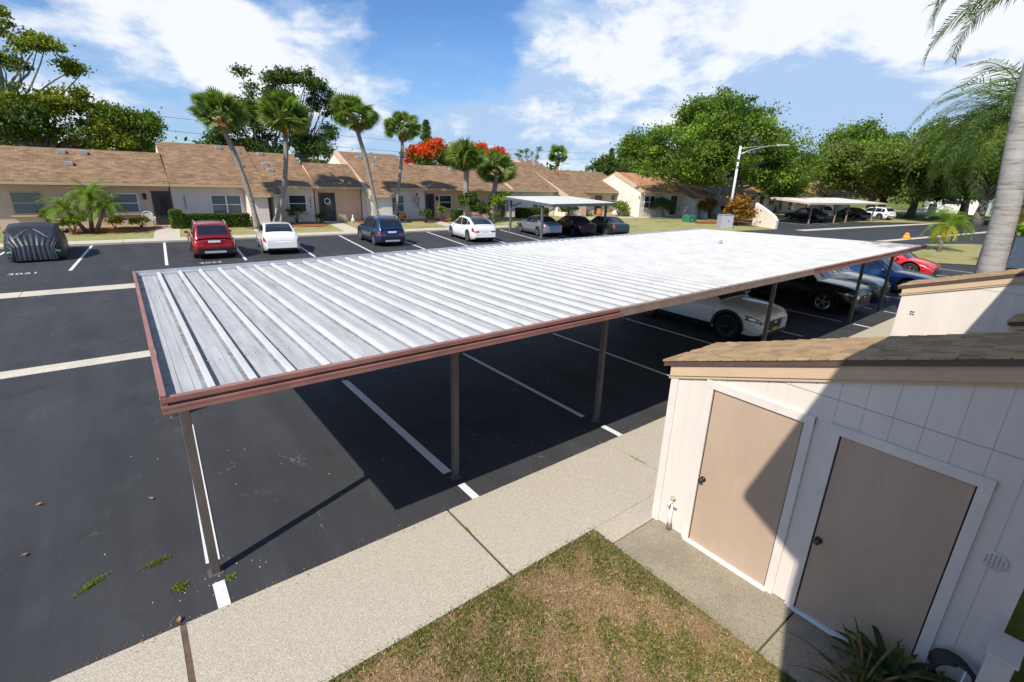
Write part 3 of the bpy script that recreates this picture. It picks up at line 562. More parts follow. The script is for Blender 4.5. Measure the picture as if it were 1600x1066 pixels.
def door(c,y0,y1,label):
    z0,z1=.045,2.0
    d=MB(); d.box(-.008,.03,y0+.012,y1-.012,z0,z1-.01); o=d.build('door',DOORT,c,bevel=.002); o['label']=label
    k=MB(); yk=y1-.055; k.lathe([(.034,.0),(.034,-.006),(.012,-.012),(.012,-.035),(.026,-.045),(.029,-.06),(.02,-.07)],(-.008,yk,.9),'x',14); k.build('door_knob',KNOB,o)
    t=MB(); t.box(-.028,-.0,y0-.085,y0,.02,2.085); t.box(-.028,0,y1,y1+.085,.02,2.085); t.box(-.031,0,y0-.085,y1+.085,z1,2.09); t.build('door_frame',TRIM_W,c,bevel=.004)
    g=MB(); g.box(-.004,.02,y0,y1,.03,z1+.004); g.build('door_gap',DARK,c)
    s=MB(); s.box(-.05,.0,y0-.02,y1+.05,.0,.045); s.build('threshold',WHITE,c,bevel=.004)
door(sa,1.515,2.435,'sunlit tan door nearest the parking lot'); door(sa,.285,1.215,'shaded tan door further from the parking lot')
b=MB(); b.box(-.024,.0,-.125,-.03,.02,2.9); b.build('corner_board',TRIM_W,sa)
b=MB(); b.lathe([(.075,0),(.075,-.012),(.066,-.016)],(0.0,.06,1.47),'x',24); vt=b.build('wall_vent',SIDING,sa)
b=MB(); 
for i in range(5):
    y=.06-.048+i*.024; h=math.sqrt(.06**2-(y-.06)**2); b.box(-.0185,-.0165,y-.006,y+.006,1.47-h,1.47+h)
b.build('louvre',simple('vent_slot',(0.40,0.36,0.34),.8),vt)
tp=thing('water_tap',(XS,2.69,0),'small painted garden tap on a stub pipe at the shed wall','tap')
b=MB(); b.tube([(-.035,0,0.0),(-.035,0,.40)],.016); b.tube([(-.035,0,.40),(-.05,0,.43),(-.10,0,.43),(-.115,0,.39)],.014); b.build('pipe',WHITE,tp)
b=MB(); b.lathe([(.03,0),(.032,.008),(.03,.012)],(-.05,0,.47),'z',10); b.tube([(-.05,0,.43),(-.05,0,.47)],.006,6); b.build('tap_handle',TRIM_TAN,tp)
b=MB(); b.tube([(-.035,0,.0),(-.035,.0,.10)],.032); b.build('pipe_collar',BARK,tp); b=MB(); b.tube([(-.035,.06,.33),(-.035,-.06,.35)],.01); b.build('pipe_strap',BARK,tp)
sb,_=shed(13.15,'second shed with blank sunlit cream side wall beyond the long carport',False)
n_=MB(); 
for dy,dz in ((0,0),(.04,.0),(.0,.05),(.045,.055)): n_.box(-.004,-.001,2.72-dy-.02,2.72-dy+.012,1.62-dz,1.65-dz)
n_.build('house_number',BLACK,sb)
sc2=thing('storage_shed',(0,0,0),'low shed corner with brown drip edge against the second shed at right edge','shed')
b=MB(); b.prismx([(1.02,0),(1.02,1.78),(-.6,2.25),(-.6,0)],12.3,13.13); b.build('wall',SIDING,sc2)
b=MB(); b.prismx([(1.10,1.78),(1.10,1.86),(-.7,2.40),(-.7,2.32)],12.24,13.12); b.build('fascia_board',TRIM_TAN,sc2)
b=MB(); b.prismx([(1.13,1.87),(1.13,1.92),(-.7,2.47),(-.7,2.41)],12.2,13.12); b.build('drip_edge',TRIM_BR,sc2)
b=MB(); b.prismx([(1.15,1.925),(1.15,1.95),(-.7,2.51),(-.7,2.485)],12.18,13.12); b.build('roof',ROOF_NEAR,sc2)
# main building behind the photographer (casts the shade over the shed)
mbd=thing('apartment_building',(0,0,0),'two storey building beside the viewpoint whose shade falls over the shed','building')
b=MB(); b.box(0.0,22,-9,-.49,0,5.85); b.build('wall',SIDING,mbd)
b=MB(); b.prismx([(.0,6.06),(.0,6.12),(-5,8.2),(-10,6.12),(-10,6.03),(-5,8.1)],.03,22.2); b.build('roof',ROOF_NEAR,mbd)
b=MB(); b.hexa([(-.17,-.57,5.79),(22.1,-.57,5.79),(22.1,.15,5.97),(.03,.15,5.97),(-.17,-.57,6.3),(22.1,-.57,6.3),(22.1,.15,6.06),(.03,.15,6.06)]); b.build('soffit',TRIM_TAN,mbd)
# shaded boxed post beside the shed
bp=thing('boxed_post',(4.42,-.16,0),'pale boxed post with a sloped cap in the shade at the end of the shed','post')
b=MB(); b.box(-.10,.16,-.07,.07,0,1.0); b.build('post',TRIM_W,bp,bevel=.004)
b=MB(); b.hexa([(-.12,-.085,1.0),(.18,-.085,1.0),(.18,.085,1.0),(-.12,.085,1.0),(-.12,-.085,1.02),(.18,-.085,1.035),(.18,.085,1.035),(-.12,.085,1.02)]); b.build('cap',TRIM_W,bp,bevel=.003)
# ------------------------------------------------------------------ houses
def window(parent,x0,x1,z0,z1,y,lites=1,gm=None,fm=None,bar=True,sill=True):
    f=MB(); t=.07; fm=fm or WHITE
    f.box(x0,x1,y-.05,y+.02,z1-t,z1); f.box(x0,x1,y-.05,y+.02,z0,z0+t); f.box(x0,x0+t,y-.05,y+.02,z0+t,z1-t); f.box(x1-t,x1,y-.05,y+.02,z0+t,z1-t)
    for i in range(1,lites): 
        xm=x0+(x1-x0)*i/lites; f.box(xm-.05,xm+.05,y-.05,y+.02,z0+t,z1-t)
    if bar:
        zm=z0+(z1-z0)*.5; 
        for i in range(lites):
            a=x0+(x1-x0)*i/lites+.06; b_=x0+(x1-x0)*(i+1)/lites-.06; f.box(a,b_,y-.045,y+.02,zm-.03,zm+.03)
    o=f.build('window',fm,parent)
    g=MB(); g.box(x0+t,x1-t,y-.02,y-.01,z0+t,z1-t); g.build('pane',gm or WGLASS,o)
    if sill: s=MB(); s.box(x0-.12,x1+.12,y-.12,y-.002,z0-.13,z0-.02); s.build('sill',TRIM_TAN,o)
def hdoor(parent,x0,x1,y,z0=.36,z1=2.52,mat=None):
    f=MB(); f.box(x0-.09,x0,y-.04,y+.02,z0,z1+.09); f.box(x1,x1+.09,y-.04,y+.02,z0,z1+.09); f.box(x0,x1,y-.04,y+.02,z1,z1+.09); 
    d=MB(); d.box(x0,x1,y-.03,y-.01,z0,z1); o=d.build('door',mat or BROWND,parent); f.build('door_frame',TRIM_BR,o)
    p=MB(); p.box(x0+.2,x1-.2,y-.036,y-.031,z0+.35,z1-.25); p.build('door_pane',WGLASSD,o)
    h=MB(); h.box(x0+.08,x0+.12,y-.08,y-.03,z0+1,z0+1.15); h.build('handle',KNOB,o)
    return o
def lampw(parent,x,z,y):
    l=MB(); l.box(x-.09,x+.09,y-.16,y-.02,z-.1,z+.16); l.prismx([(y-.19,z+.16),(y-.01,z+.16),(y-.09,z+.28)],x-.11,x+.11); l.build('wall_lamp',BLACK,parent)
def house(label,x0,x1,zr,yr,wall,ye=41.4,ze=3.0,yw=42.0,zb=0.0,proj=None,roof=ROOF,rake=False,vents=(),cat='house',grp='attached houses across the parking lot',backw=None,projwall=None,gutter=TRIM_TAN):
    h=thing('terraced_house',((x0+x1)/2,yw,0),label,cat,grp); ox=(x0+x1)/2; oy=yw
    sl=(zr-ze)/(yr-ye); zz=lambda y: ze+(y-ye)*sl
    X0,X1=x0-ox,x1-ox; Y=lambda y:y-oy
    by=2*yr-yw
    m=MB(); m.prismx([(Y(yw),zb),(Y(by),zb),(Y(by),zz(yw)-.02),(Y(yr),zr-.02),(Y(yw),zz(yw)-.02)],X0+.03,X1-.03); m.build('wall',wall,h)
    r=MB(); th=.12; n=1
    r.prismx([(Y(ye),ze),(Y(yr),zr),(Y(2*yr-ye),ze),(Y(2*yr-ye),ze+th),(Y(yr),zr+th),(Y(ye),ze+th)],X0,X1)
    if proj:
        a,b_,yp=proj; r.prismx([(Y(yp),zz(yp)),(Y(ye)-.002,ze),(Y(ye)-.002,ze+th),(Y(yp),zz(yp)+th)],a-ox,b_-ox)
        w=MB(); w.prismx([(Y(yp)+.25,zb),(0-.002,zb),(0-.002,zz(yw)-.03),(Y(yp)+.25,zz(yp+.25)-.01)],a-ox+.2,b_-ox-.2); w.build('closet_wall',projwall or wall,h)
        g=MB(); g.box(a-ox,b_-ox,Y(yp)-.03,Y(yp)-.003,zz(yp)-.05,zz(yp)+th+.0); g.build('eave_board',TRIM_TAN,h)
    r.build('roof',roof,h)
    g=MB(); 
    segs=[(X0,X1)] if not proj else [(X0,proj[0]-ox),(proj[1]-ox,X1)]; segs=[q for q in segs if q[1]-q[0]>.05]
    for a,b_ in segs:
        g=MB(); g.box(a+.01,b_-.01,Y(ye)-.11,Y(ye)-.004,ze-.07,ze+.085); g.build('gutter',gutter,h)
    s=MB(); s.box(X0+.04,X1-.04,Y(ye)+.003,-.003,ze-.07,ze-.03); s.build('soffit',TRIM_TAN,h)
    if rake:
        ya=proj[2] if proj and abs(proj[0]-x0)<.6 else ye
        k=MB(); w=.34
        k.prismx([(Y(ya),zz(ya)-.25),(Y(yr),zr-.25),(Y(yr),zr+th+.03),(Y(ya),zz(ya)+th+.03)],X0-.04,X0+w); k.build('rake_board',TRIM_TAN,h)
    for (vx,vt) in vents:
        y=ye+(yr-ye)*vt; v=MB(); v.hexa([(vx-ox-.2,Y(y)-.2,zz(y)+.05),(vx-ox+.2,Y(y)-.2,zz(y)+.05),(vx-ox+.2,Y(y)+.16,zz(y)+.2),(vx-ox-.2,Y(y)+.16,zz(y)+.2),(vx-ox-.2,Y(y)-.22,zz(y)+.27),(vx-ox+.2,Y(y)-.22,zz(y)+.27),(vx-ox+.2,Y(y)+.16,zz(y)+.30),(vx-ox-.2,Y(y)+.16,zz(y)+.30)]); v.build('roof_vent',MET,h)
    return h
H1=house('long low peach house with two windows behind the clustered date palms',-20,2.98,5.0,45.3,WPINK,vents=((-2.3,.86),(-1.2,.86),(-2.0,.5)))
ox=(-20+2.98)/2
window(H1,-4.97-ox,-3.52-ox,1.16,2.5,0,1,WGLASS,TRIM_TAN); window(H1,-.24-ox,1.16-ox,1.19,2.45,0,1,WGLASS)
hdoor(H1,1.98-ox,2.92-ox,0); lampw(H1,1.52-ox,2.15,0); hdoor(H1,-6.9-ox,-5.9-ox,0); window(H1,-11-ox,-9-ox,1.16,2.4,0,2)
H2=house('tall brown roofed cream house above the clipped hedge by the red car',3.0,8.95,5.85,47.4,WCREAM,proj=(7.35,8.95,40.05),vents=((8.2,.8),(7.0,.9),(7.9,.45)))
ox=(3+8.95)/2; window(H2,5.32-ox,7.3-ox,1.02,2.39,0,2)
for i,d in enumerate('3023'): text(d,(3.75-ox,-.03,2.15-i*.24),.24,(R(90),0,0),BLACK,'house_number',H2,ext=.01)
H3=house('narrow cream house with one square window behind the white sedan',8.97,12.58,5.45,46.8,WCREAM,proj=(8.97,9.75,40.05),vents=((9.9,.42),(9.8,.6),(9.9,.93)))
ox=(8.97+12.58)/2; window(H3,10.58-ox,11.94-ox,1.09,2.43,0,1,WGLASSD)
for i,d in enumerate('3025'): text(d,(12.25-ox,-.03,2.15-i*.24),.24,(R(90),0,0),BLACK,'house_number',H3,ext=.01)
H4=house('small low roofed peach entrance bay with dark door and wreath',12.62,16.45,4.78,44.5,WPEACH); ox=(12.62+16.45)/2
hd=hdoor(H4,13.0-ox,14.15-ox,0)
w=MB(); w.tube([(13.57-ox+.22*math.cos(a*math.pi/8),-.07,1.95+.22*math.sin(a*math.pi/8)) for a in range(17)],.045,6); w.build('wreath',WHITE,hd)
H5=house('tall cream house with tan rake board behind the blue car',16.5,22.55,5.95,47.9,WWHITE,proj=(16.5,18.7,40.05),rake=True,vents=((18.3,.82),(19.2,.6),(20.2,.85))); ox=(16.5+22.55)/2
window(H5,19.07-ox,20.43-ox,.98,2.47,0,2)
H6=house('low wide brown roofed tan house behind the two stout palms',22.6,32.15,5.07,46.3,WPEACH,vents=((27.4,.83),(28.8,.83))); ox=(22.6+32.15)/2
hdoor(H6,22.72-ox,23.4-ox,0); window(H6,24.01-ox,25.39-ox,1.2,2.5,0,1,WGLASSD); lampw(H6,23.75-ox,2.1,0); hdoor(H6,31.0-ox,31.75-ox,0)
H7=house('grey walled house with tan rake board above the small hedge',32.2,38.75,5.95,47.9,WWHITE,rake=True,vents=((35.2,.88),(36.2,.86))); ox=(32.2+38.75)/2
window(H7,35.6-ox,37.2-ox,1.0,2.3,0,2); 
for x in (33.6,35.1):
    f=MB(); f.lathe([(.05,0),(.11,-.18)],(x-ox,-.12,3.05),'z',10); f.build('flood_lamp',WHITE,H7)
H8=house('tallest brown roofed house with peach closet doors behind the small carport',38.8,42.3,6.33,49.5,WCREAM,proj=(38.8,42.3,39.9),rake=True,vents=((40.2,.93),(41.4,.93),(41.0,.84),(42.0,.86))); ox=(38.8+42.3)/2
for x0,x1 in ((39.1,40.0),(41.1,42.0)):
    d=MB(); d.box(x0-ox,x1-ox,-1.90,-1.85,.2,2.0); d.build('door',WPEACH,H8)
H9=house('low brown roofed end house with glazed porch and folded flag',42.35,51.2,5.28,46.6,WPINK); ox=(42.35+51.2)/2
window(H9,48.0-ox,50.6-ox,1.3,2.74,0,2,WGLASS); hdoor(H9,45.5-ox,46.5-ox,0); window(H9,43.2-ox,44.4-ox,1.2,2.4,0,1,WGLASSD)
# second row, orange shingle roofs
G2='orange roofed houses behind the oak'
def h2(label,x0,x1,yw,ze,zr,depth,wins,doors,proj=None,rake=False):
    h=house(label,x0,x1,zr,yw+depth,WCREAM,ye=yw-.7,ze=ze,yw=yw,proj=proj,roof=ROOF_OR,rake=rake,grp=G2,gutter=TRIM_TAN); ox=(x0+x1)/2
    for a,b_ in wins: window(h,a-ox,b_-ox,1.3,2.8,0,2,WGLASSD)
    for a in doors: hdoor(h,a-ox,a+1.1-ox,0,.5,2.7,BROWND)
    return h
h2('orange roofed house with open gable just past the end of the brown roofs',48.8,58.0,38,3.15,5.25,4.2,((49.6,51.6),),(55.0,),(56.2,58.0,35.6),True)
h2('orange roofed house shaded beneath the big oak crown',58.4,66.5,38,3.2,6.0,5.5,((60.5,63),),(),(58.4,60.2,35.4),True)
h2('orange roofed house with cream closet behind the croton bush',66.6,79,40,3.4,6.4,6,((72,74),),(76,),(70,73.5,36.5),True)
h2('orange roofed house behind the far carport with two front doors',79.2,93,41.5,3.4,5.8,5.5,((81,83),(88,90)),(85,92),None,False)
h2('orange roofed house seen above the white far parked van',93.2,108,41.5,3.4,6.6,6.5,((99,102),),(96,),(104,108,37),True)
h2('farthest orange roofed house half hidden by the right hand oaks',108.2,130,43,3.2,6.0,6,((112,115),(121,124)),(118,))
wg=thing('white_garage',(146,28,0),'low white garage building with dark window strip far down the road','garage')
b=MB(); b.box(-1,6,-5,5,0,3.6); b.build('wall',WHITE,wg); b=MB(); b.box(-1.05,-1.0,-2.5,2.2,2.0,2.8); b.build('window',WGLASSD,wg)
b=MB(); b.prismx([(-5.4,3.6),(5.4,3.6),(0,5.2)],-1.5,6.5); b.build('roof',WHITE,wg)
# curved wing wall
ww=MB(); A=Vector((55.3,27.3)); B=Vector((54.35,24.3)); n=Vector((.25,.08)); P=[]
for i in range(9):
    t=i/8; p=A.lerp(B,t); h=2.15*(1-t)**.8*0.72+.95 if i<8 else .85
    P.append([(p.x-n.x,p.y,-.02),(p.x-n.x,p.y,h),(p.x+n.x,p.y,h+.04),(p.x+n.x,p.y,-.02)])
ww.grid(P,smooth=False); ww.add(P[0],[(0,1,2,3)]); ww.add(P[-1],[(3,2,1,0)])
tag(ww.build('wing_wall',WCREAM),'curved cream stucco wing wall stepping down beside the croton bush','wall')
# ------------------------------------------------------------------ cars
def sm(x,xs,ys):
    """smooth interpolation through key points"""
    import bisect
    if x<=xs[0]: return ys[0]
    if x>=xs[-1]: return ys[-1]
    i=bisect.bisect_right(xs,x)-1; n=len(xs)
    h=xs[i+1]-xs[i]; t=(x-xs[i])/h
    def sl(j):
        if j==0 or j==n-1: return 0 if False else (ys[min(j+1,n-1)]-ys[max(j-1,0)])/(xs[min(j+1,n-1)]-xs[max(j-1,0)])
        a=(ys[j]-ys[j-1])/(xs[j]-xs[j-1]); b=(ys[j+1]-ys[j])/(xs[j+1]-xs[j])
        return 0 if a*b<=0 else 2*a*b/(a+b)
    m0,m1=sl(i),sl(i+1); t2,t3=t*t,t*t*t
    return (2*t3-3*t2+1)*ys[i]+(t3-2*t2+t)*h*m0+(-2*t3+3*t2)*ys[i+1]+(t3-t2)*h*m1
# side profiles (fractions of length from rear 0 to front 1, height m)
KINDS={
 'suv':dict(L=4.5,W=1.84,H=1.66,deck=[(0,.78),(.02,.92),(.06,.98),(.3,1.0),(.62,.99),(.70,1.00),(.84,.97),(.93,.92),(.975,.86),(.992,.80),(1,.74)],
   roof=[(.015,.99),(.05,1.22),(.10,1.52),(.16,1.62),(.35,1.66),(.50,1.64),(.585,1.54),(.65,1.30),(.725,1.01)],wr=.36,wf=.80,wb=.19,clear=.24,trim=True,rails=True,ra=.13,rb=.555,bp=.35,cp=.16),
 'sedan':dict(L=4.7,W=1.80,H=1.45,deck=[(0,.70),(.015,.90),(.05,.97),(.18,.98),(.3,.93),(.62,.90),(.70,.92),(.84,.87),(.93,.80),(.975,.73),(.992,.68),(1,.62)],
   roof=[(.135,.985),(.20,1.17),(.28,1.36),(.36,1.44),(.48,1.45),(.55,1.40),(.62,1.22),(.715,.93)],wr=.325,wf=.80,wb=.20,clear=.20,trim=False,rails=False,ra=.33,rb=.53,bp=.45,cp=.26),
 'hatch':dict(L=4.7,W=1.90,H=1.62,deck=[(0,.80),(.015,1.0),(.05,1.09),(.15,1.08),(.35,1.0),(.65,.95),(.72,.96),(.88,.86),(.96,.74),(1,.60)],
   roof=[(.03,1.09),(.10,1.24),(.20,1.44),(.32,1.58),(.45,1.62),(.54,1.58),(.64,1.36),(.78,.94)],wr=.36,wf=.81,wb=.19,clear=.20,trim=False,rails=False,ra=.30,rb=.53,bp=.44,cp=.22),
 'coupe':dict(L=4.6,W=1.80,H=1.38,deck=[(0,.70),(.015,.88),(.05,.95),(.18,.96),(.3,.90),(.62,.86),(.68,.88),(.84,.83),(.93,.76),(.975,.69),(.992,.63),(1,.57)],
   roof=[(.14,.965),(.22,1.16),(.30,1.32),(.38,1.38),(.48,1.38),(.54,1.33),(.60,1.16),(.69,.89)],wr=.33,wf=.81,wb=.20,clear=.18,trim=False,rails=False,ra=.35,rb=.52,bp=.40,cp=.28),
}
def car(name,label,cat,kd,col,loc,rz,sc=1.0,rim=None,rimstyle=5,plate=(.75,.76,.78),metal=0.35,L_=None,H_=None,blacktrim=None,glassroof=False,dual=True,grille=True,detail=True):
    K=dict(KINDS[kd]); Ln=L_ or K['L']; Wd=K['W']; hs=(H_ or K['H'])/K['H']
    o=thing(name,(loc[0],loc[1],0.0),label,cat,'cars parked around the lot',rz,sc)
    pm=paint('paint_'+name+str(len(MATS)),col,metal); trim=K['trim'] if blacktrim is None else blacktrim
    dk=lambda f: sm(f,[a for a,b in K['deck']],[b for a,b in K['deck']])*hs
    rf=lambda f: max(dk(f)-.01,sm(f,[a for a,b in K['roof']],[b for a,b in K['roof']])*hs) if K['roof'][0][0]<=f<=K['roof'][-1][0] else dk(f)-.01
    hw=lambda f: Wd/2*sm(f,[0,.012,.05,.15,.5,.82,.93,.98,1],[.82,.89,.955,.99,1,.99,.955,.88,.80])
    wr=K['wr']; ya=(K['wb'],K['wf'])
    def bot(f):
        z=K['clear']+ (.06*max(0,(.06-f)/.06) if f<.06 else 0)+(.05*max(0,(f-.95)/.05))
        for w in ya:
            d=abs(f-w)*Ln
            if d<wr+.075: z=max(z,math.sqrt(max(0,(wr+.075)**2-d*d))+wr*.98)
        return z
    fs=set([0,.004,.012,.03,.05,.98,.992,1]); n=44
    for i in range(n+1): fs.add(i/n)
    for w in ya:
        for k in range(-8,9): fs.add(w+math.sin(k/8*math.pi/2)*(wr+.076)/Ln)
        for s in (-1,1): fs.add(w+s*(wr+.08)/Ln)
    fs=sorted(f for f in fs if 0<=f<=1); 
    Yf=lambda f:(f-.5)*Ln
    def ring(f):
        w=hw(f); b=bot(f); d=dk(f); cr=.03
        mid=max(b+.02,min(.56*hs+.0,d-.12)); sh=d-.055
        return [(w*.93,b),(w*.985,b+.015),(w*1.0,max(b+.03,mid)),(w*.985,max(b+.05,mid+.6*(sh-mid))),(w*.955,sh),(w*.90,d-.012),(w*.6,d+cr*.7),(0,d+cr)]
    def side(f,u,off=.008,sgn=1):
        r=ring(f); u=u*4; i=min(3,int(u)); t=u-i; a,b=r[i],r[i+1]
        return (sgn*((a[0]+(b[0]-a[0])*t)+off),Yf(f),a[1]+(b[1]-a[1])*t)
    m=MB(); P=[]
    for f in fs:
        r=ring(f); P.append([(x,Yf(f),z) for x,z in r]+[(-x,Yf(f),z) for x,z in r[-2::-1]])
    m.grid(P,flip=True); nn=len(P[0])
    m.add(P[0],[tuple(range(nn))]); m.add(P[-1],[tuple(range(nn-1,-1,-1))])
    # cabin
    ra,rb=K['roof'][0][0],K['roof'][-1][0]; gs=[ra+(rb-ra)*i/30 for i in range(31)]
    def wt(f):
        q=min(1,max(0,(rf(f)-dk(f))/(.45)))
        return hw(f)*(.90-.15*q)
    def top(f,s): return (s*wt(f),Yf(f),rf(f)+.028-.055*abs(s)**3.2)
    def cside(f,t,sg,off=0.0):
        a=(hw(f)*.915,dk(f)-.03); b=(wt(f),rf(f)-.027); return (sg*(a[0]+(b[0]-a[0])*t+off),Yf(f),a[1]+(b[1]-a[1])*t)
    Pc=[]
    for f in gs:
        Pc.append([cside(f,0,1),cside(f,.5,1)]+[top(f,s) for s in (1,.92,.75,.4,0,-.4,-.75,-.92,-1)]+[cside(f,.5,-1),cside(f,0,-1)])
    m.grid(Pc,flip=True)
    body=m.build('body',pm,o)
    # underbody and wheel wells
    u=MB(); u.box(-Wd*.40,Wd*.40,Yf(.03),Yf(.97),.20,.62); u.box(-Wd*.445,Wd*.445,Yf(.32),Yf(.67),.20,.5); u.build('underbody',DARK,o)
    # glass
    def glass_patch(fn,f0,f1,a0,a1,nf,na,nmname,flip=False,mat=GLASS):
        g=MB(); g.grid([[fn(f0+(f1-f0)*i/nf,a0+(a1-a0)*j/na) for j in range(na+1)] for i in range(nf+1)],flip=flip); return g.build(nmname,mat,o)
    ws0,ws1=K['rb']+.015,K['roof'][-1][0]-.012
    up=lambda f,s: (top(f,s)[0],top(f,s)[1]+.004,top(f,s)[2]+.007)
    glass_patch(up,ws0,ws1,-.90,.90,10,8,'windshield',True)
    rs0,rs1=K['roof'][0][0]+(.03 if kd!='suv' else .022),K['ra']-.015
    ur=lambda f,s: (top(f,s)[0],top(f,s)[1]-.006,top(f,s)[2]+.007)
    glass_patch(ur,rs0,rs1,-.86,.86,8,8,'rear_window',True)
    if glassroof: glass_patch(up,K['ra'],K['rb']+.02,-.86,.86,8,8,'glass_roof',True)
    # side windows
    lo=K['roof'][0][0]+(.075 if kd=='suv' else .10); hi=K['roof'][-1][0]-.075
    cuts=[lo,K['cp']+.02 if K['cp']>lo+.03 else lo+.06,K['bp'],hi]
    for sg in (1,-1):
        for a,b in zip(cuts[:-1],cuts[1:]):
            if b-a<.03: continue
            P=[]; k=7
            for i in range(k+1):
                f=a+.006+(b-a-.012)*i/k; hgt=rf(f)-dk(f)
                tt=1-min(.9,.07/max(hgt,.05)); t0=min(.9,.085/max(hgt,.08)); 
                if tt<=t0+.02: tt=t0+.02
                P.append([cside(f,t0,sg,.006),cside(f,(t0+tt)/2,sg,.009),cside(f,tt,sg,.006)])
            g=MB(); g.grid(P,flip=sg<0); g.build('side_window',GLASS,o)
    # wheels
    rim=rim or RIMM
    for sg in (1,-1):
        for w in ya:
            c=(sg*(Wd/2-.115),Yf(w),wr); tw=.105
            t=MB(); t.lathe([(wr*.62,-tw*.9),(wr*.93,-tw),(wr*.99,-tw*.7),(wr,0),(wr*.99,tw*.7),(wr*.93,tw),(wr*.66,tw*.95),(wr*.64,tw*.6),(.02,tw*.55)],c if sg>0 else (c[0],c[1],c[2]),'x',24) if sg>0 else t.lathe([(wr*.62,tw*.9),(wr*.93,tw),(wr*.99,tw*.7),(wr,0),(wr*.99,-tw*.7),(wr*.93,-tw),(wr*.66,-tw*.95),(wr*.64,-tw*.6),(.02,-tw*.55)],c,'x',24)
            wo=t.build('wheel',TYRE,o)
            r=MB(); xo=c[0]+sg*tw*.82; q=MB()
            def disc(r0,r1,d0,d1,k=24):
                P=[[(xo+sg*d,c[1]+rr*math.cos(2*math.pi*i/k),c[2]+rr*math.sin(2*math.pi*i/k)) for rr,d in ((r0,d0),(r1,d1))] for i in range(k+1)]
                r.grid(P,flip=sg<0)
            disc(wr*.60,wr*.66,.01,.018); 
            ns=rimstyle
            for i in range(ns):
                a0=2*math.pi*i/ns+.2; wa=.20 if ns<=6 else .09
                pts=[(wr*.08,a0-wa*2.2),(wr*.08,a0+wa*2.2),(wr*.62,a0+wa),(wr*.62,a0-wa)]
                v=[(xo+sg*(.012-.02*(j<2)*0),c[1]+rr*math.cos(aa),c[2]+rr*math.sin(aa)) for j,(rr,aa) in enumerate(pts)]
                v2=[(x-sg*.03,y,z) for x,y,z in v]; r.hexa(v2+v)
            r.lathe([(wr*.15,-.03),(wr*.15,.012),(wr*.11,.018)] if sg>0 else [(wr*.15,.03),(wr*.15,-.012),(wr*.11,-.018)],(xo,c[1],c[2]),'x',12)
            r.build('rim',rim,wo)
            if trim:
                a=MB(); k=18; P=[]
                for i in range(k+1):
                    th=math.pi*(-.02+1.04*i/k); 
                    P.append([(sg*(Wd/2*.985+.012),c[1]+(wr+rr)*math.cos(th),wr+(wr+rr)*math.sin(th)) for rr in (.055,.13)])
                a.grid(P,flip=sg>0); a.grid([[(x-sg*.09,y,z) for x,y,z in row[:1]]+[row[0]] for row in P],flip=sg>0); a.build('wheel_arch_trim',BLACK,o)
    def sidepatch(f0,f1,u0,u1,mat,nmm,off=.008,nf=10,nu=3):
        for sg in (1,-1):
            g=MB(); g.grid([[side(f0+(f1-f0)*i/nf,u0+(u1-u0)*j/nu,off,sg) for j in range(nu+1)] for i in range(nf+1)],flip=sg>0); g.build(nmm,mat,o)
    if trim: sidepatch(ya[0]+(wr+.09)/Ln,ya[1]-(wr+.09)/Ln,.0,.35,BLACK,'sill_trim',.01)
    # rear : lights, plate, bumper
    yr=Yf(0); wz=hw(0); d0=dk(0.0)
    sidepatch(0.001,.05,.66,.97,REDL,'taillight',.008,6,2)
    def rpanel(x0,x1,z0,z1,mat,nmm,t=.02,e=0):
        b=MB(); b.box(x0,x1,yr-t,yr+.02,z0,z1); return b.build(nmm,mat,o,bevel=.006)
    tz0,tz1=d0-.20,d0-.03
    if detail:
        for sg in (1,-1): rpanel(*sorted((sg*wz*.56,sg*wz*.93)),tz0+.02,tz1,REDL,'taillight',.015)
        rpanel(-.26,.26,tz0-.04 if kd!='suv' else .80*hs,tz0+.09 if kd!='suv' else .90*hs,simple('plate%d'%len(MATS),plate,.5,var=.12,scale=30),'licence_plate',.018)
        if kd=='suv': rpanel(-.42,.42,.915*hs,.935*hs,CHROME,'chrome_strip',.02)
    rb_=MB(); yb=yr-.045; w2=wz*.97
    z1=.52 if trim else .34
    rb_.hexa([(-w2,yb+.03,.26),(w2,yb+.03,.26),(w2,yr+.12,.26),(-w2,yr+.12,.26),(-w2,yb,z1),(w2,yb,z1),(w2,yr+.10,z1),(-w2,yr+.10,z1)]); rb_.build('rear_bumper',BLACK,o,bevel=.02)
    rb2=MB(); zt_=.66*hs; rb2.hexa([(-w2*1.0,yb+.0,z1+.004),(w2*1.0,yb+.0,z1+.004),(w2*1.02,yr+.12,z1+.004),(-w2*1.02,yr+.12,z1+.004),(-w2*.98,yb+.012,zt_),(w2*.98,yb+.012,zt_),(w2,yr+.09,zt_),(-w2,yr+.09,zt_)]); rb2.build('bumper_cover',pm,o,bevel=.02)
    if kd=='suv' and detail:
        s=MB(); s.box(-.45,.45,yb-.012,yb+.02,.30,.40); s.build('skid_plate',MET,o,bevel=.01)
    # front
    yf=Yf(1); wz=hw(1)
    sidepatch(.905,.999,.66,.86,GLASS,'headlight_housing',.008,10,2); sidepatch(.93,.992,.71,.82,LENS,'headlight',.013,8,2)
    for sg in (1,-1):
        b=MB(); b.box(*sorted((sg*wz*.62,sg*wz*.97)),yf-.03,yf+.012,dk(1)-.13,dk(1)-.06); b.build('headlight',LENS,o,bevel=.006)
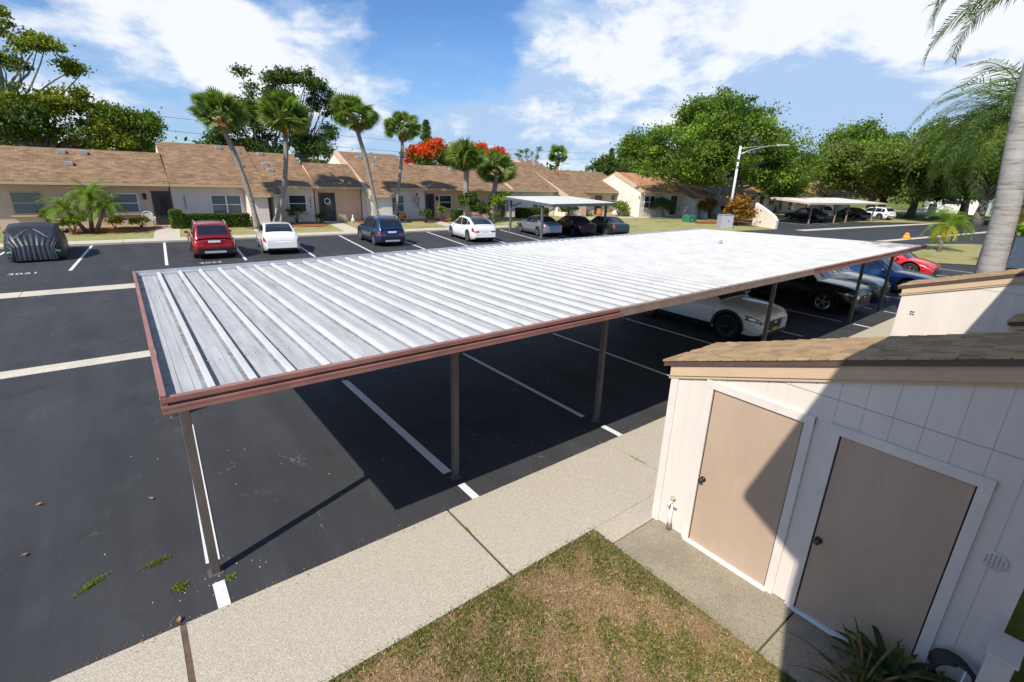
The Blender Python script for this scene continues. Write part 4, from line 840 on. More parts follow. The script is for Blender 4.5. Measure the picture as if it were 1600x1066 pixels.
    if grille:
        b=MB(); b.hexa([(-wz*.42,yf-.02,dk(1)-.34),(wz*.42,yf-.02,dk(1)-.34),(wz*.42,yf+.018,dk(1)-.34),(-wz*.42,yf+.018,dk(1)-.34),(-wz*.58,yf-.02,dk(1)-.07),(wz*.58,yf-.02,dk(1)-.07),(wz*.58,yf+.010,dk(1)-.07),(-wz*.58,yf+.010,dk(1)-.07)]); g_=b.build('grille',BLACK,o,bevel=.006)
        b=MB(); b.lathe([(.05,0),(.05,.012),(.03,.014)],(0,yf+.016,dk(1)-.14),'y',12); b.build('badge',CHROME,g_)
    b=MB(); b.box(-wz*.99,wz*.99,yf-.06,yf+.03,.24,.33); b.build('front_bumper',BLACK,o,bevel=.015)
    if col[0]>.7 and kd=='suv': b=MB(); b.box(-.16,.16,yf+.02,yf+.035,.36,.45); b.build('licence_plate',YELLOW,o)
    # mirrors, handles, rails
    fm=K['roof'][-1][0]-.085
    for sg in (1,-1):
        b=MB(); x=sg*(hw(fm)+.05); z=dk(fm)+.07; b.hexa([(x-.09,Yf(fm)-.05,z-.06),(x+.09,Yf(fm)-.05,z-.06),(x+.07,Yf(fm)+.06,z-.05),(x-.07,Yf(fm)+.06,z-.05),(x-.09,Yf(fm)-.05,z+.06),(x+.09,Yf(fm)-.05,z+.06),(x+.06,Yf(fm)+.05,z+.05),(x-.06,Yf(fm)+.05,z+.05)]); b.build('mirror',pm,o,bevel=.02)
        for f in (K['bp']+.03,K['bp']-.13):
            if kd=='coupe' and f<K['bp']: continue
            p=side(f,.80,.012,sg); b=MB(); b.box(*sorted((p[0],p[0]+sg*.025)),p[1]-.0,p[1]+.17,p[2]-.012,p[2]+.016); b.build('handle',pm if not trim else BLACK,o)
        if K['rails']:
            b=MB(); b.tube([(sg*wt(f)*.93,Yf(f),rf(f)+.06-(.05 if k in(0,6) else 0)) for k,f in enumerate([.17+.05*j+.0*j for j in range(7)])],.017,6); b.build('roof_rail',MET,o)
    # door shut lines
    dl=MB()
    for sg in (1,-1):
        for f in (K['bp'],K['wb']+.085,K['wf']-.105):
            for i in range(8):
                u0,u1=.08+.115*i,.08+.115*(i+1); a=side(f,u0,.0015,sg); b=side(f,u1,.0015,sg); c2=side(f+.0016,u1,.0015,sg); d=side(f+.0016,u0,.0015,sg); dl.add([a,b,c2,d],[(0,1,2,3)])
    dl.build('door_gap',DARK,o)
    return o
PI=math.pi
car('suv','red compact suv with silver roof rails parked nose to the hedge','suv','suv',(0.34,0.012,0.02),(3.45,29.35),-.05,L_=4.28,H_=1.64,rim=RIMM)
car('sedan','white sedan parked left of the blue suv beneath the leaning palm','sedan','sedan',(0.78,0.78,0.76),(6.65,29.6),-.12,L_=4.55,H_=1.47,metal=0,rimstyle=6)
car('suv','dark blue suv parked in the far row before the tall cream house','suv','suv',(0.012,0.045,0.13),(12.95,30.2),-.09,L_=4.55,H_=1.68,rimstyle=5)
car('hatchback','white electric hatchback with black glass roof and black rimmed wheels','hatchback','hatch',(0.80,0.80,0.79),(19.45,29.6),-.16,L_=4.75,metal=0,glassroof=True,rim=RIMM,rimstyle=8,grille=False,plate=(.3,.32,.3))
car('sedan','silver sedan under the left end of the small carport','sedan','sedan',(0.42,0.46,0.50),(26.3,30.2),-.20,L_=4.75,metal=.7)
car('sedan','dark maroon sedan parked between the silver and grey green sedans','sedan','sedan',(0.045,0.012,0.018),(29.45,29.6),-.19,L_=4.8,metal=.4,rimstyle=7)
car('sedan','dark grey green sedan under the right end of the small carport','sedan','sedan',(0.06,0.085,0.085),(32.3,28.6),-.19,L_=4.8,metal=.6,rimstyle=7)
car('suv','white crossover with black arches parked under the long carport','suv','suv',(0.80,0.80,0.78),(13.78,7.9),PI,L_=4.4,H_=1.60,metal=0,rim=RIMD,rimstyle=10)
car('suv','black suv with silver spoked wheels under the long carport','suv','suv',(0.006,0.006,0.007),(19.75,7.75),PI,L_=4.6,H_=1.70,rimstyle=5)
car('sedan','grey beige sedan between the black suv and the blue coupe','sedan','sedan',(0.24,0.24,0.22),(23.0,8.2),PI,L_=4.85,H_=1.46,metal=.6,rimstyle=7)
car('coupe','dark blue coupe with bronze wheels beyond the last carport post','coupe','coupe',(0.012,0.055,0.16),(26.1,7.0),PI,rim=simple('bronze_rim',(0.45,0.28,0.16),.35,.7,var=.1),rimstyle=10)
car('hatchback','bright red car at the far right end of the near row','car','hatch',(0.66,0.012,0.012),(31.6,8.35),PI,sc=1.05,metal=.1,L_=4.45,H_=1.47)
fg=dict(sc=1.18,detail=False)
car('sedan','black sedan parked at the left end of the distant carport','sedan','sedan',(0.008,0.009,0.012),(74.2,29.6),-.38,**fg)
car('suv','white suv with dark rear window behind the black far sedan','suv','suv',(0.7,0.7,0.7),(80.0,31.0),-.35,sc=1.18,metal=0)
car('sedan','dark blue sedan in the middle of the distant carport','sedan','sedan',(0.015,0.022,0.04),(87.2,28.6),-.42,**fg)
car('suv','white estate car with red tail lights at the right end of the distant carport','estate car','suv',(0.8,0.8,0.8),(93.2,27.3),-.38,sc=1.18,metal=0,L_=4.8,H_=1.55)
car('sedan','bright blue sedan half hidden by the thick grey palm trunk','sedan','sedan',(0.01,0.10,0.38),(67.5,7.6),PI/2+.1,sc=1.15)
# covered car
cc=thing('covered_car',(-3.25,32.0,0),'car under a black fabric cover at the far left of the lot','covered car','cars parked around the lot',.02)
m=MB(); P=[]; K=KINDS['suv']; g=random.Random(2)
nf=60; nu=64
def prof_c(f): return sm(f,[0,.04,.10,.2,.4,.55,.68,.85,.96,1],[.72,.98,1.22,1.47,1.52,1.48,1.15,1.0,.85,.6])
for i in range(nf+1):
    f=i/nf; h=prof_c(f); w=.98*sm(f,[0,.05,.15,.5,.9,1],[.72,.92,1,1.02,.95,.7]); row=[]
    for j in range(nu+1):
        t=j/nu*2-1; s=abs(t); sg=1 if t>0 else -1
        if s<.42: x=w*.80*(s/.42); z=h-.05*(s/.42)**2
        elif s<.58: q=(s-.42)/.16; x=w*(.80+.15*q); z=h-.05-(h-1.0*min(1,h))*q-.03*q
        else:
            q=(s-.58)/.42; x=w*(.95+.07*math.sin(q*2.5)); z0=h-.05-(h-1.0*min(1,h))-.03; z=z0*(1-q)+.10*q
        pl_=.010*math.sin(f*47+math.sin(f*31)*3+s*5)*max(0,s-.55)*2
        row.append((sg*(x+pl_),(f-.5)*4.7+.02*math.sin(j*1.7)*(f<.1),max(.06,z)+.012*math.sin(f*40+j*.5)))
    P.append(row)
m.grid(P,flip=True)
# draped ends
for e,i in ((-1,0),(1,nf)):
    row=P[i]; k=7; R_=[]
    for a in range(k+1):
        q=a/k; R_.append([(x*(1+.05*q),y+e*(.12*math.sin(q*1.5)+.018*math.sin(j*.62+math.sin(j*.4)*2.5)*q),z*(1-q)+.09*q if z>.12 else z) for j,(x,y,z) in enumerate(row)])
    m.grid(R_,flip=e>0)
m.build('fabric_cover',CLOTH,cc)
for sg in (1,-1):
    b=MB(); b.add([(sg*.86,-2.49,.42),(sg*.70,-2.52,.47),(sg*.70,-2.52,.53),(sg*.86,-2.49,.48)],[(0,1,2,3)]); b.build('reflector_strip',simple('green_reflector%d'%sg,(.15,.75,.35),.4),cc)
    b=MB(); b.lathe([(.02,-.10),(.10,-.07),(.12,0),(.10,.07),(.02,.10)],(sg*1.06,.75,1.02),'y',10); b.build('mirror_pocket',CLOTH,cc)
b=MB(); b.tube([(-.55,-2.28,1.03),(-.3,-1.95,1.22),(0,-1.55,1.40)],.012,5); b.build('seam',GREY,cc); b=MB(); b.tube([(.55,-2.28,1.03),(.3,-1.95,1.22),(0,-1.55,1.40)],.012,5); b.build('seam',GREY,cc)
# ------------------------------------------------------------------ vegetation
def crown(blobs,nclump,per,leaf,seed,sig=.34,shell=.55):
    """leafy clumps on small lobes budding from the main blobs: billowing, gappy outline"""
    g=np.random.default_rng(seed); B=np.array(blobs,float); SB=[]
    for b in B:
        k=9
        d=g.normal(size=(k,3)); d/=np.linalg.norm(d,axis=1)[:,None]; d[:,2]=np.where(d[:,2]<-.35,-d[:,2],d[:,2])
        q=g.uniform(.45,.92,k)[:,None]; rr=g.uniform(.26,.48,k)[:,None]
        SB.append(np.concatenate([b[:3]+d*b[3:]*q,b[3:]*rr],1))
    SB=np.concatenate(SB); vol=(SB[:,3]*SB[:,4]*SB[:,5])**(2/3); pr=vol/vol.sum()
    idx=g.choice(len(SB),nclump,p=pr); d=g.normal(size=(nclump,3)); d/=np.linalg.norm(d,axis=1)[:,None]
    d[:,2]=np.where(d[:,2]<-.6,-d[:,2],d[:,2])
    rad=(shell+(1-shell)*g.random(nclump)**.6)*g.choice([.85,1.0,1.12,1.3,1.55],nclump,p=[.3,.3,.2,.13,.07])
    C=SB[idx,:3]+d*SB[idx,3:]*rad[:,None]
    m=g.integers(int(per*.4),int(per*1.5),nclump); CC=np.repeat(C,m,0); n=len(CC); s=np.repeat(g.uniform(.5,1.3,nclump)*sig,m)
    P=CC+g.normal(size=(n,3))*s[:,None]*np.array([1,1,.6])
    a=g.normal(size=(n,3)); a/=np.linalg.norm(a,axis=1)[:,None]; nn=g.normal(size=(n,3))+np.array([0,0,.9]); b=np.cross(a,nn); b/=np.linalg.norm(b,axis=1)[:,None]+1e-9
    sz=leaf*g.uniform(.5,1.35,n)[:,None]; w=b*sz*.36
    return np.stack([P-a*sz*.5,P+w-a*sz*.05,P+a*sz*.5,P-w-a*sz*.05],1),C
def limbs(mb,base,h0,targets,r0,rng,r1=.03):
    bx,by,bz=base
    for t in targets:
        t=Vector(t); s=Vector((bx,by,bz+h0*rng.uniform(.75,1.0))); mid=s.lerp(t,.5)+Vector((rng.uniform(-.6,.6),rng.uniform(-.6,.6),rng.uniform(-.2,.8)))
        q=s.lerp(mid,.5)+Vector((rng.uniform(-.2,.2),rng.uniform(-.2,.2),.2))
        mb.tube([s,q,mid,mid.lerp(t,.5)+Vector((rng.uniform(-.3,.3),0,rng.uniform(-.2,.3))),t],[r0,r0*.8,r0*.55,r0*.35,r1],6)
def tree(name,label,cat,base,h0,r0,blobs,ncl,per,leaf,mat,seed,bark=BARK,group=None,sig=.34,shell=.55,nt_=None,extra=None):
    o=thing(name,base,label,cat,group); rng=random.Random(seed)
    rel=[(b[0]-base[0],b[1]-base[1],b[2]-base[2],*b[3:]) for b in blobs]
    t=MB(); t.tube([(0,0,-.1),(rng.uniform(-.05,.05),0,h0*.35),(rng.uniform(-.2,.2),rng.uniform(-.2,.2),h0*.7),(0,0,h0)],[r0*1.45,r0*1.05,r0*.9,r0*.85],10)
    V,C=crown(rel,ncl,per,leaf,seed,sig,shell)
    tg=[(b[0]+rng.uniform(-.3,.3)*b[3],b[1],b[2]) for b in rel]+[tuple(C[i]) for i in range(0,min(len(C),nt_ or 14))]
    limbs(t,(0,0,0),h0,tg,r0*.45,rng)
    t.build('trunk',bark,o); quads('crown',V,mat,o)
    if extra:
        V2,_=crown([(b[0],b[1],b[2]+.15,b[3]*1.02,b[4]*1.02,b[5]*1.03) for b in rel],int(ncl*extra[1]),per,leaf,seed+50,sig,.9); quads('flowers' if extra[2] else 'pale_foliage',V2,extra[0],o)
    return o
GT='trees rising behind the far houses'
tree('broadleaf_tree','tall open crowned tree at the upper left corner','tree',(-6.2,62,0),8.6,.34,[(-5.9,62,14.3,2.2,2,2.2),(-3.2,62,13.2,2.0,1.8,1.5),(-1.2,62,12.0,1.4,1.3,.7),(-6.2,62,12.0,1.6,1.4,.9),(-4.2,62,11.8,1.2,1.2,.6)],140,80,.23,LEAF_YG,11,BARKL,GT,.36)
tree('broadleaf_tree','yellow green spreading tree above the long low peach house','tree',(-3.9,58,0),5,.4,[(-5.6,58,7.6,2.8,2.5,2.2),(-2.4,58,8.0,2.6,2.4,1.8),(.2,58,7.0,2.2,2,1.5),(-6,58,6,3,2.5,1.4),(-2.0,58,6,4,2.5,1.3)],250,80,.25,LEAF_YG,12,BARK,GT,.40,extra=(LEAF_DK,.35,False))
tree('broadleaf_tree','grey green fine leaved tree left of the first fan palm','tree',(1.8,60,0),4.5,.3,[(1.2,60,7.6,2.2,2,1.9),(3.0,60,6.9,1.6,1.6,1.9),(1.6,60,5.8,2.4,2,1.2)],170,100,.2,LEAF_OAK,13,BARK,GT,.36)
tree('broadleaf_tree','dark dense tree behind the second fan palm','tree',(13,58,0),5,.4,[(9.6,58,6.8,1.9,1.8,2.4),(12.5,58,8.5,2.6,2.2,3.0),(16,58,7.6,3.2,2.4,3.4),(11,58,5.6,3,2,1.8),(18,58,6,2,2,2.0)],330,95,.24,LEAF_DK,14,BARK,GT,.4)
tree('broadleaf_tree','airy pale limbed tree towering behind the third fan palm','tree',(17.5,61,0),6.5,.3,[(16.2,61,13.2,2.0,1.8,1.3),(18.6,61,12.6,2.2,1.8,1.6),(20.3,61,10.5,1.3,1.5,2.2),(20.8,61,8,1.0,1.2,1.4),(12,61,13.2,.8,.8,1.1),(15.6,61,11.4,1.6,1.6,1.2)],170,85,.24,LEAF_DK,15,BARKL,GT,.36,nt_=24)
def flame(label,base,blobs,seed):
    tree('flame_tree',label,'tree',base,3,.25,blobs,110,80,.26,LEAF_OAK,seed,BARKL,'flame trees in orange bloom',.4,extra=(LEAF_RED,1.1,True))
flame('flame tree in orange bloom left of the stout palm',(35.0,62,0),[(32.6,62,6.2,1.8,1.6,1.3),(35.2,62,6.9,2.0,1.6,1.4),(37.8,62,6.0,1.9,1.6,1.3)],21)
flame('flame tree in orange bloom behind the stout palm crowns',(41,62,0),[(39.6,62,6.8,2.0,1.5,1.5),(42.4,62,6.6,2.2,1.6,1.6),(45.4,62,6.9,2.2,1.5,1.2)],22)
# norfolk pine
def conifer(label,x,y,z0,h,r,seed):
    o=thing('pine_tree',(x,y,0),label,'tree','upright pines on the skyline'); t=MB(); t.tube([(0,0,0),(0,0,h)],[.18,.03],7); t.build('trunk',BARK,o)
    g=np.random.default_rng(seed); V=[]
    for lv in range(16):
        z=z0+(h-z0)*lv/16; rr=r*(1-lv/17)
        for k in range(7):
            a=g.uniform(0,6.28); q=np.linspace(.1,1,10)
            P=np.stack([np.cos(a)*rr*q,np.sin(a)*rr*q,z+.25*q+0*q],1); P=np.repeat(P,7,0)+g.normal(size=(70,3))*.13
            d=g.normal(size=(70,3))*.5+np.array([0,0,.7]); d/=np.linalg.norm(d,axis=1)[:,None]; w=np.cross(d,g.normal(size=(70,3))); w/=np.linalg.norm(w,axis=1)[:,None]
            V.append(np.stack([P-w*.05,P+w*.05,P+d*.3+w*.02,P+d*.3-w*.02],1))
    quads('crown',np.concatenate(V),LEAF_DK,o)
conifer('pointed pine rising beside the fourth fan palm',40.8,75,5,12.5,2.2,31)
conifer('small pointed pine beside the distant utility pole',88.5,78,4,11.3,1.9,32)
# bare tree
o=thing('bare_tree',(58,70,0),'nearly leafless tree on the skyline above the tallest brown roof','tree'); t=MB(); g=random.Random(9); ends=[]
for i in range(9):
    a=g.uniform(0,6.28); r_=g.uniform(1,3.4); e=Vector((math.cos(a)*r_*1.2,math.sin(a)*r_*.6,g.uniform(7.6,10)))
    mid=Vector((e.x*.4,e.y*.4,6+g.uniform(-.5,.5))); t.tube([(0,0,0),(0,0,4.2),mid,e],[.2,.15,.08,.03],5)
    for k in range(4): t.tube([mid.lerp(e,.3+.15*k),mid.lerp(e,.5+.15*k)+Vector((g.uniform(-.8,.8),g.uniform(-.5,.5),g.uniform(0,.6)))],[.03,.012],4)
    ends.append((e.x,e.y,e.z,.5,.5,.4))
t.build('trunk',BARK,o); V,_=crown(ends,50,16,.22,41,.25); quads('crown',V,LEAF_OAK,o)
# sabal palms
def fan_leaf(L_,n=20,spread=2.5,fold=.25):
    """one fan leaf in local frame: petiole along +x, quads"""
    Q=[]; pet=L_*.75
    Q.append([(0,-.02,0),(pet,-.012,0),(pet,.012,0),(0,.02,0)])
    for i in range(n):
        a=(i/(n-1)-.5)*2*spread*.5; l=L_*(1-.30*abs(a)/1.3); c,s=math.cos(a),math.sin(a); w=L_*.060
        p0=(pet,0,0); pm=(pet+c*l*.55,s*l*.55,.05*l*math.cos(a*2)); pe=(pet+c*l*.95,s*l*.95,-l*fold)
        nx,ny=-s*w,c*w
        Q.append([(p0[0],p0[1],0),(pm[0]-nx,pm[1]-ny,pm[2]),(pm[0],pm[1],pm[2]+w*.5),(p0[0],p0[1],0.002)])
        Q.append([(p0[0],p0[1],0.002),(pm[0],pm[1],pm[2]+w*.5),(pm[0]+nx,pm[1]+ny,pm[2]),(p0[0],p0[1],0)])
        Q.append([(pm[0]-nx,pm[1]-ny,pm[2]),(pe[0],pe[1],pe[2]),(pe[0]+.002,pe[1],pe[2]),(pm[0]+nx,pm[1]+ny,pm[2])])
    return np.array(Q,float)
FAN=fan_leaf(1.0,17,2.7,.10)
def place(Q,loc,az,el,roll,s):
    M=(Matrix.Rotation(az,3,'Z')@Matrix.Rotation(-el,3,'Y')@Matrix.Rotation(roll,3,'X')); M=np.array(M)
    return (Q*s)@M.T+np.array(loc)
def sabal(label,pts,rad,L_,nl,seed,group='fan palms along the far kerb',boot=.22,kinked=False):
    b=Vector(pts[0]); o=thing('fan_palm',tuple(b),label,'palm tree',group); g=random.Random(seed)
    P=[Vector(p)-b for p in pts]; S=[]
    for i in range(24):
        f=i/23*(len(P)-1); k=min(int(f),len(P)-2); t=f-k; p0=P[max(k-1,0)];p1=P[k];p2=P[k+1];p3=P[min(k+2,len(P)-1)]
        S.append(.5*((2*p1)+(p2-p0)*t+(2*p0-5*p1+4*p2-p3)*t*t+(3*p1-p0-3*p2+p3)*t**3))
    t=MB(); nb=int(24*(1-boot)); t.tube(S[:nb+1],[rad*(1.35-.5*min(1,i/3))+g.uniform(-.008,.008) for i in range(nb+1)],12); tr=t.build('trunk',PALMT,o)
    c=S[-1]; m=MB(); m.tube(S[nb:],[rad*(1.0+.35*math.sin(i/(24-nb)*3)) for i in range(24-nb)],12)
    for i in range(46):
        k=g.randrange(nb,24); a=g.uniform(0,6.28); q=S[k]+Vector((math.cos(a),math.sin(a),0))*rad*1.1; e=q+Vector((math.cos(a)*.14,math.sin(a)*.14,.22)); m.tube([q,e],[.05,.02],4)
    m.build('leaf_boots',BOOT,tr)
    V=[]
    for i in range(int(nl*1.25)):
        el=math.asin(g.uniform(-.62,.99)); az=g.uniform(0,2*math.pi); s=L_*1.24*g.uniform(.82,1.08)*(1 if el>-.2 else .85)
        V.append(place(FAN,(c.x,c.y,c.z+.1),az,el,g.uniform(-1.4,1.4),s))
    quads('crown',np.concatenate(V),LEAF_PALM,o)
    V=[place(FAN,(c.x,c.y,c.z-.1),g.uniform(0,6.28),R(g.uniform(-75,-50)),0,L_*.6) for i in range(5)]; quads('dead_fronds',np.concatenate(V),LEAF_DRY,o)
sabal('tallest left fan palm leaning above the red and white cars',[(7.6,39.1,.2),(7.35,39.1,2.6),(6.85,39.1,4.9),(6.35,39.1,6.6),(6.2,39.1,7.4)],.19,.95,46,61)
sabal('second fan palm from the left with bright orange boots',[(8.9,40,.2),(9.7,40,2.3),(10.15,40,4.4),(10.35,40,6.2),(10.5,40,7.7)],.19,1.0,48,62)
sabal('third fan palm from the left leaning left over the blue suv',[(16.7,39,.2),(16.35,39,2.4),(15.9,39,5),(15.4,39,7),(15.2,39,8.1)],.18,.98,46,63)
sabal('slim fourth fan palm with a small round crown',[(18.5,40,.2),(18.9,40,2.6),(19.35,40,5.3),(19.5,40,6.8),(19.6,40,7.6)],.16,.85,38,64)
sabal('stout fan palm with criss cross boots beside the white hatchback',[(24.8,38.5,.2),(24.75,38.5,2),(24.8,38.5,4),(24.85,38.5,5.6)],.29,1.0,50,65,boot=.05)
sabal('shorter stout fan palm leaning right of its twin',[(27.5,38.3,.2),(27.6,38.3,1.8),(27.85,38.3,3.6),(28.05,38.3,4.6)],.27,1.0,48,66,boot=.05)
sabal('distant fan palm above the tallest brown roof ridge',[(65,70,0),(65,70,4),(65,70,8.4)],.25,1.1,40,67,group='')
# feather palms
def frond(Lf,n,ll,droop,seed,wid=.03,hang=.9,keel=.4):
    """rachis along +x arching down; leaflets both sides. returns quads, rachis pts"""
    g=random.Random(seed); Q=[];Rp=[]
    for i in range(n+1):
        f=i/n; ang=.35-droop*f*1.1; 
        if i==0: p=Vector((0,0,0))
        else: p=Rp[-1]+Vector((math.cos(ang),0,math.sin(ang)))*Lf/n
        Rp.append(p)
        if f<.12: continue
        d=Vector((math.cos(ang),0,math.sin(ang))); l=ll*math.sin(min(1,f*1.25+.12)*math.pi*.86)**.6*g.uniform(.85,1.1); l=max(l,ll*.25)
        for sg in (1,-1):
            out=(Vector((0,sg,0))*g.uniform(.7,1.0)+d*.75+Vector((0,0,g.uniform(-.1,keel)))).normalized(); e1=p+out*l*.5; e2=p+out*l*.85+Vector((0,0,-hang*l*g.uniform(.25,.6)))
            wv=d*wid; Q.append([p-wv*.3,p+wv*.3,e1+wv*.5,e1-wv*.5]); Q.append([e1-wv*.5,e1+wv*.5,e2+wv*.05,e2-wv*.05])
    for a,b in zip(Rp[:-1],Rp[1:]): Q.append([a+Vector((0,.018,0)),b+Vector((0,.014,0)),b-Vector((0,.014,0)),a-Vector((0,.018,0))]); Q.append([a+Vector((0,0,.016)),b+Vector((0,0,.012)),b-Vector((0,0,.012)),a-Vector((0,0,.016))])
    return np.array([[tuple(v) for v in q] for q in Q],float)
def ringtrunk():
    m,t,b=nodes('ringed_palm_trunk'); b.inputs['Roughness'].default_value=.9
    n1=noise(t,1.0,5,.7,sc=(1.5,1.5,16)); c=ramp(t,n1,[(.32,(.12,.11,.10)),(.44,(.34,.32,.29)),(.8,(.46,.44,.41))])
    n2=ramp(t,noise(t,2.2,7,.75),[(.3,(.72,.72,.72)),(.7,(1.12,1.12,1.12))]); t.links.new(mixc(t,1,c,n2,'MULTIPLY'),b.inputs['Base Color']); bump(t,b,n1,.7,.03); return m
RING=ringtrunk()
qp=thing('queen_palm',(15.8,2.06,0),'thick pale ringed palm trunk rising out of the frame behind the second shed','palm tree')
m=MB(); pts=[(0.05,0.0,0),(0.03,0.0,2.5),(0,.07,3.9),(0,.22,5.1),(0,.35,6.3),(0,.42,8.3)]; m.tube(pts,[.27,.245,.23,.215,.20,.18],24); m.build('trunk',RING,qp)
m=MB(); m.tube([(0,.42,8.2),(0,.44,8.9),(0,.46,9.5)],[.2,.19,.08],14); m.build('crownshaft',LEAF_LT,qp)
V=[]; g=random.Random(5)
for i in range(17):
    az=2*math.pi*i/17+g.uniform(-.1,.1); F=frond(g.uniform(2.7,3.1),52,.6,g.uniform(1.5,2.1),i,.026)
    V.append(place(F,(0,.45,9.0),az,g.uniform(.1,.9),g.uniform(-.25,.25),1))
F=frond(2.6,70,.62,1.9,99,.026); V.append(place(F,(0,.45,8.1),math.atan2(1,-.12),.12,.25,1)); 
F=frond(2.3,60,.60,1.7,98,.026); V.append(place(F,(0,.45,8.15),math.atan2(1,.35),.10,-.2,1)); 
quads('crown',np.concatenate(V),LEAF_PALM,qp)
qp2=thing('queen_palm',(21.5,2.95,0),'bushy feather palm drooping green fronds left of the thick grey trunk','palm tree')
m=MB(); m.tube([(0,0,0),(0,.05,3),(0,.1,6.1)],[.2,.17,.14],14); m.build('trunk',RING,qp2)
V=[]
for i in range(46):
    az=math.pi/2+g.uniform(-1.9,1.9) if i<38 else g.uniform(0,6.28); F=frond(g.uniform(2.6,3.9),46,.66,g.uniform(1.5,2.3),i+40,.034,.8)
    V.append(place(F,(g.uniform(-.1,.1),.1,6.1+g.uniform(-.2,.3)),az,g.uniform(-.35,1.0),g.uniform(-.3,.3),1))
quads('crown',np.concatenate(V),LEAF_PALM,qp2)
V=[place(frond(2.6,40,.5,1.0,i+90,.03,1.2),(0,.1,5.8),g.uniform(-2.5,-.6),R(g.uniform(-70,-45)),0,1) for i in range(7)]; quads('dead_fronds',np.concatenate(V),LEAF_DRY,qp2)
def pygmy(label,base,h,lean,nf,Lf,mat,seed,group=None,cat='palm tree'):
    o=thing('date_palm',base,label,cat,group); g=random.Random(seed); m=MB(); m.tube([(0,0,0),(lean[0]*.5,lean[1]*.5,h*.55),(lean[0],lean[1],h)],[.13,.10,.12],9); m.build('trunk',BARK,o); V=[]
    for i in range(nf):
        V.append(place(frond(Lf*g.uniform(.85,1.1),34,.34*Lf/1.3,g.uniform(1.2,2.0),seed*50+i,.026,.5),(lean[0],lean[1],h),g.uniform(0,6.28),g.uniform(-.2,1.25),0,1))
    quads('crown',np.concatenate(V),mat,o); return o
GP='clustered date palms before the peach house'
pygmy('left stem of the clustered date palms',(-1.75,39.6,.25),1.3,(-.75,0),34,1.5,LEAF_LT,71,GP); pygmy('tallest middle stem of the clustered date palms',(-1.5,39.6,.25),2.0,(.25,.1),38,1.6,LEAF_LT,72,GP); pygmy('right dark stemmed date palm of the cluster',(-1.3,39.3,.25),1.5,(.75,-.2),32,1.4,LEAF_LT,73,GP)
pygmy('short curved date palm with yellowing fronds on the grass island',(47.25,9.2,.02),1.9,(1.2,.2),40,2.0,LEAF_LT,74)
V=[place(frond(1.6,30,.4,1.8,800+i,.05,.6),(48.45,9.4,1.85),g.uniform(0,6.28),g.uniform(-.6,0),0,1) for i in range(9)]
quads('yellow_fronds',np.concatenate(V)-np.array([47.25,9.2,.02]),LEAF_YEL,bpy.data.objects['date_palm.003'])
# hedges and shrubs
def hedge(label,x0,x1,y0,y1,z0,z1,n,mat=LEAF_HEDGE,leaf=.07,seed=1,nm='hedge'):
    cx,cy=(x0+x1)/2,(y0+y1)/2; o=thing(nm,(cx,cy,z0),label,'hedge'); g=np.random.default_rng(seed)
    b=MB(); b.box(x0-cx+.08,x1-cx-.08,y0-cy+.08,y1-cy-.08,0,z1-z0-.08); b.build('dark_core',DARK,o)  # plain near-black box filling the inside of the hedge
    n2=n; f=g.random(n2); P=np.stack([g.uniform(x0,x1,n2)-cx,g.uniform(y0,y1,n2)-cy,g.uniform(0,z1-z0,n2)],1)
    s=g.integers(0,4,n2); j=g.normal(0,.025,n2); P[s==0,2]=(z1-z0)+j[s==0]; P[s==1,1]=y0-cy+j[s==1]; P[s==2,0]=x0-cx+j[s==2]; P[s==3,1]=y0-cy+.0+j[s==3]
    a=g.normal(size=(n2,3)); a/=np.linalg.norm(a,axis=1)[:,None]; w=np.cross(a,g.normal(size=(n2,3))); w/=np.linalg.norm(w,axis=1)[:,None]; sz=leaf*g.uniform(.7,1.4,n2)[:,None]
    quads('foliage',np.stack([P-a*sz,P+w*sz*.5,P+a*sz,P-w*sz*.5],1),mat,o)
hedge('long clipped green hedge before the cream house',3.35,7.35,40.0,40.7,.25,1.12,16000,seed=1); hedge('taller square end block of the clipped hedge by the dark door',2.65,3.3,40.0,40.7,.25,1.42,4000,LEAF_OAK,seed=2)
hedge('clipped green hedge behind the silver sedan',32.3,36.2,40.0,40.8,.25,1.3,11000,seed=3); hedge('distant low green hedge left of the far carport',68.5,73,38.0,38.9,.1,1.3,4000,seed=4,leaf=.12)
hedge('dark clipped block beside the white chair',23.9,24.9,38.9,39.6,.2,1.25,5000,LEAF_DK,seed=5)
def shrub(label,base,rad,n,mat,seed,leaf=.12,nm='shrub',h=None,group=None):
    o=thing(nm,base,label,'shrub',group); h=h or rad*1.1; b=MB(); g=random.Random(seed)
    for i in range(7): a=g.uniform(0,6.28); b.tube([(0,0,0),(math.cos(a)*rad*.3,math.sin(a)*rad*.3,h*.6),(math.cos(a)*rad*.6,math.sin(a)*rad*.6,h*1.1)],[.03,.02,.01],5)
    b.build('stem',BARK,o); V,_=crown([(0,0,h*.75,rad,rad*.8,h*.62)],n,24,leaf,seed,rad*.16,.4); quads('foliage',V,mat,o)
GY='yellow shrubs on the mulch bed'
shrub('yellow leaved shrub right of the date palm cluster',(-.35,40.7,.3),.5,40,LEAF_YEL,81,group=GY); shrub('yellow leaved shrub beside the white chair',(1.0,40.6,.3),.5,42,LEAF_YEL,82,group=GY)
shrub('yellow green shrub at the foot of the date palms',(-2.3,38.9,.25),.7,60,LEAF_YG,83); shrub('small dark cypress like shrub under the left window',(-3.6,41,.3),.35,30,LEAF_DK,84,h=.9)
shrub('leafy shrub under the narrow house window',(10.8,41,.3),.6,26,LEAF_DK,85,h=.9); shrub('low dark green shrub left of the wreath door',(12.6,40.8,.3),.45,30,LEAF_DK,86,.14,'shrub',.6)
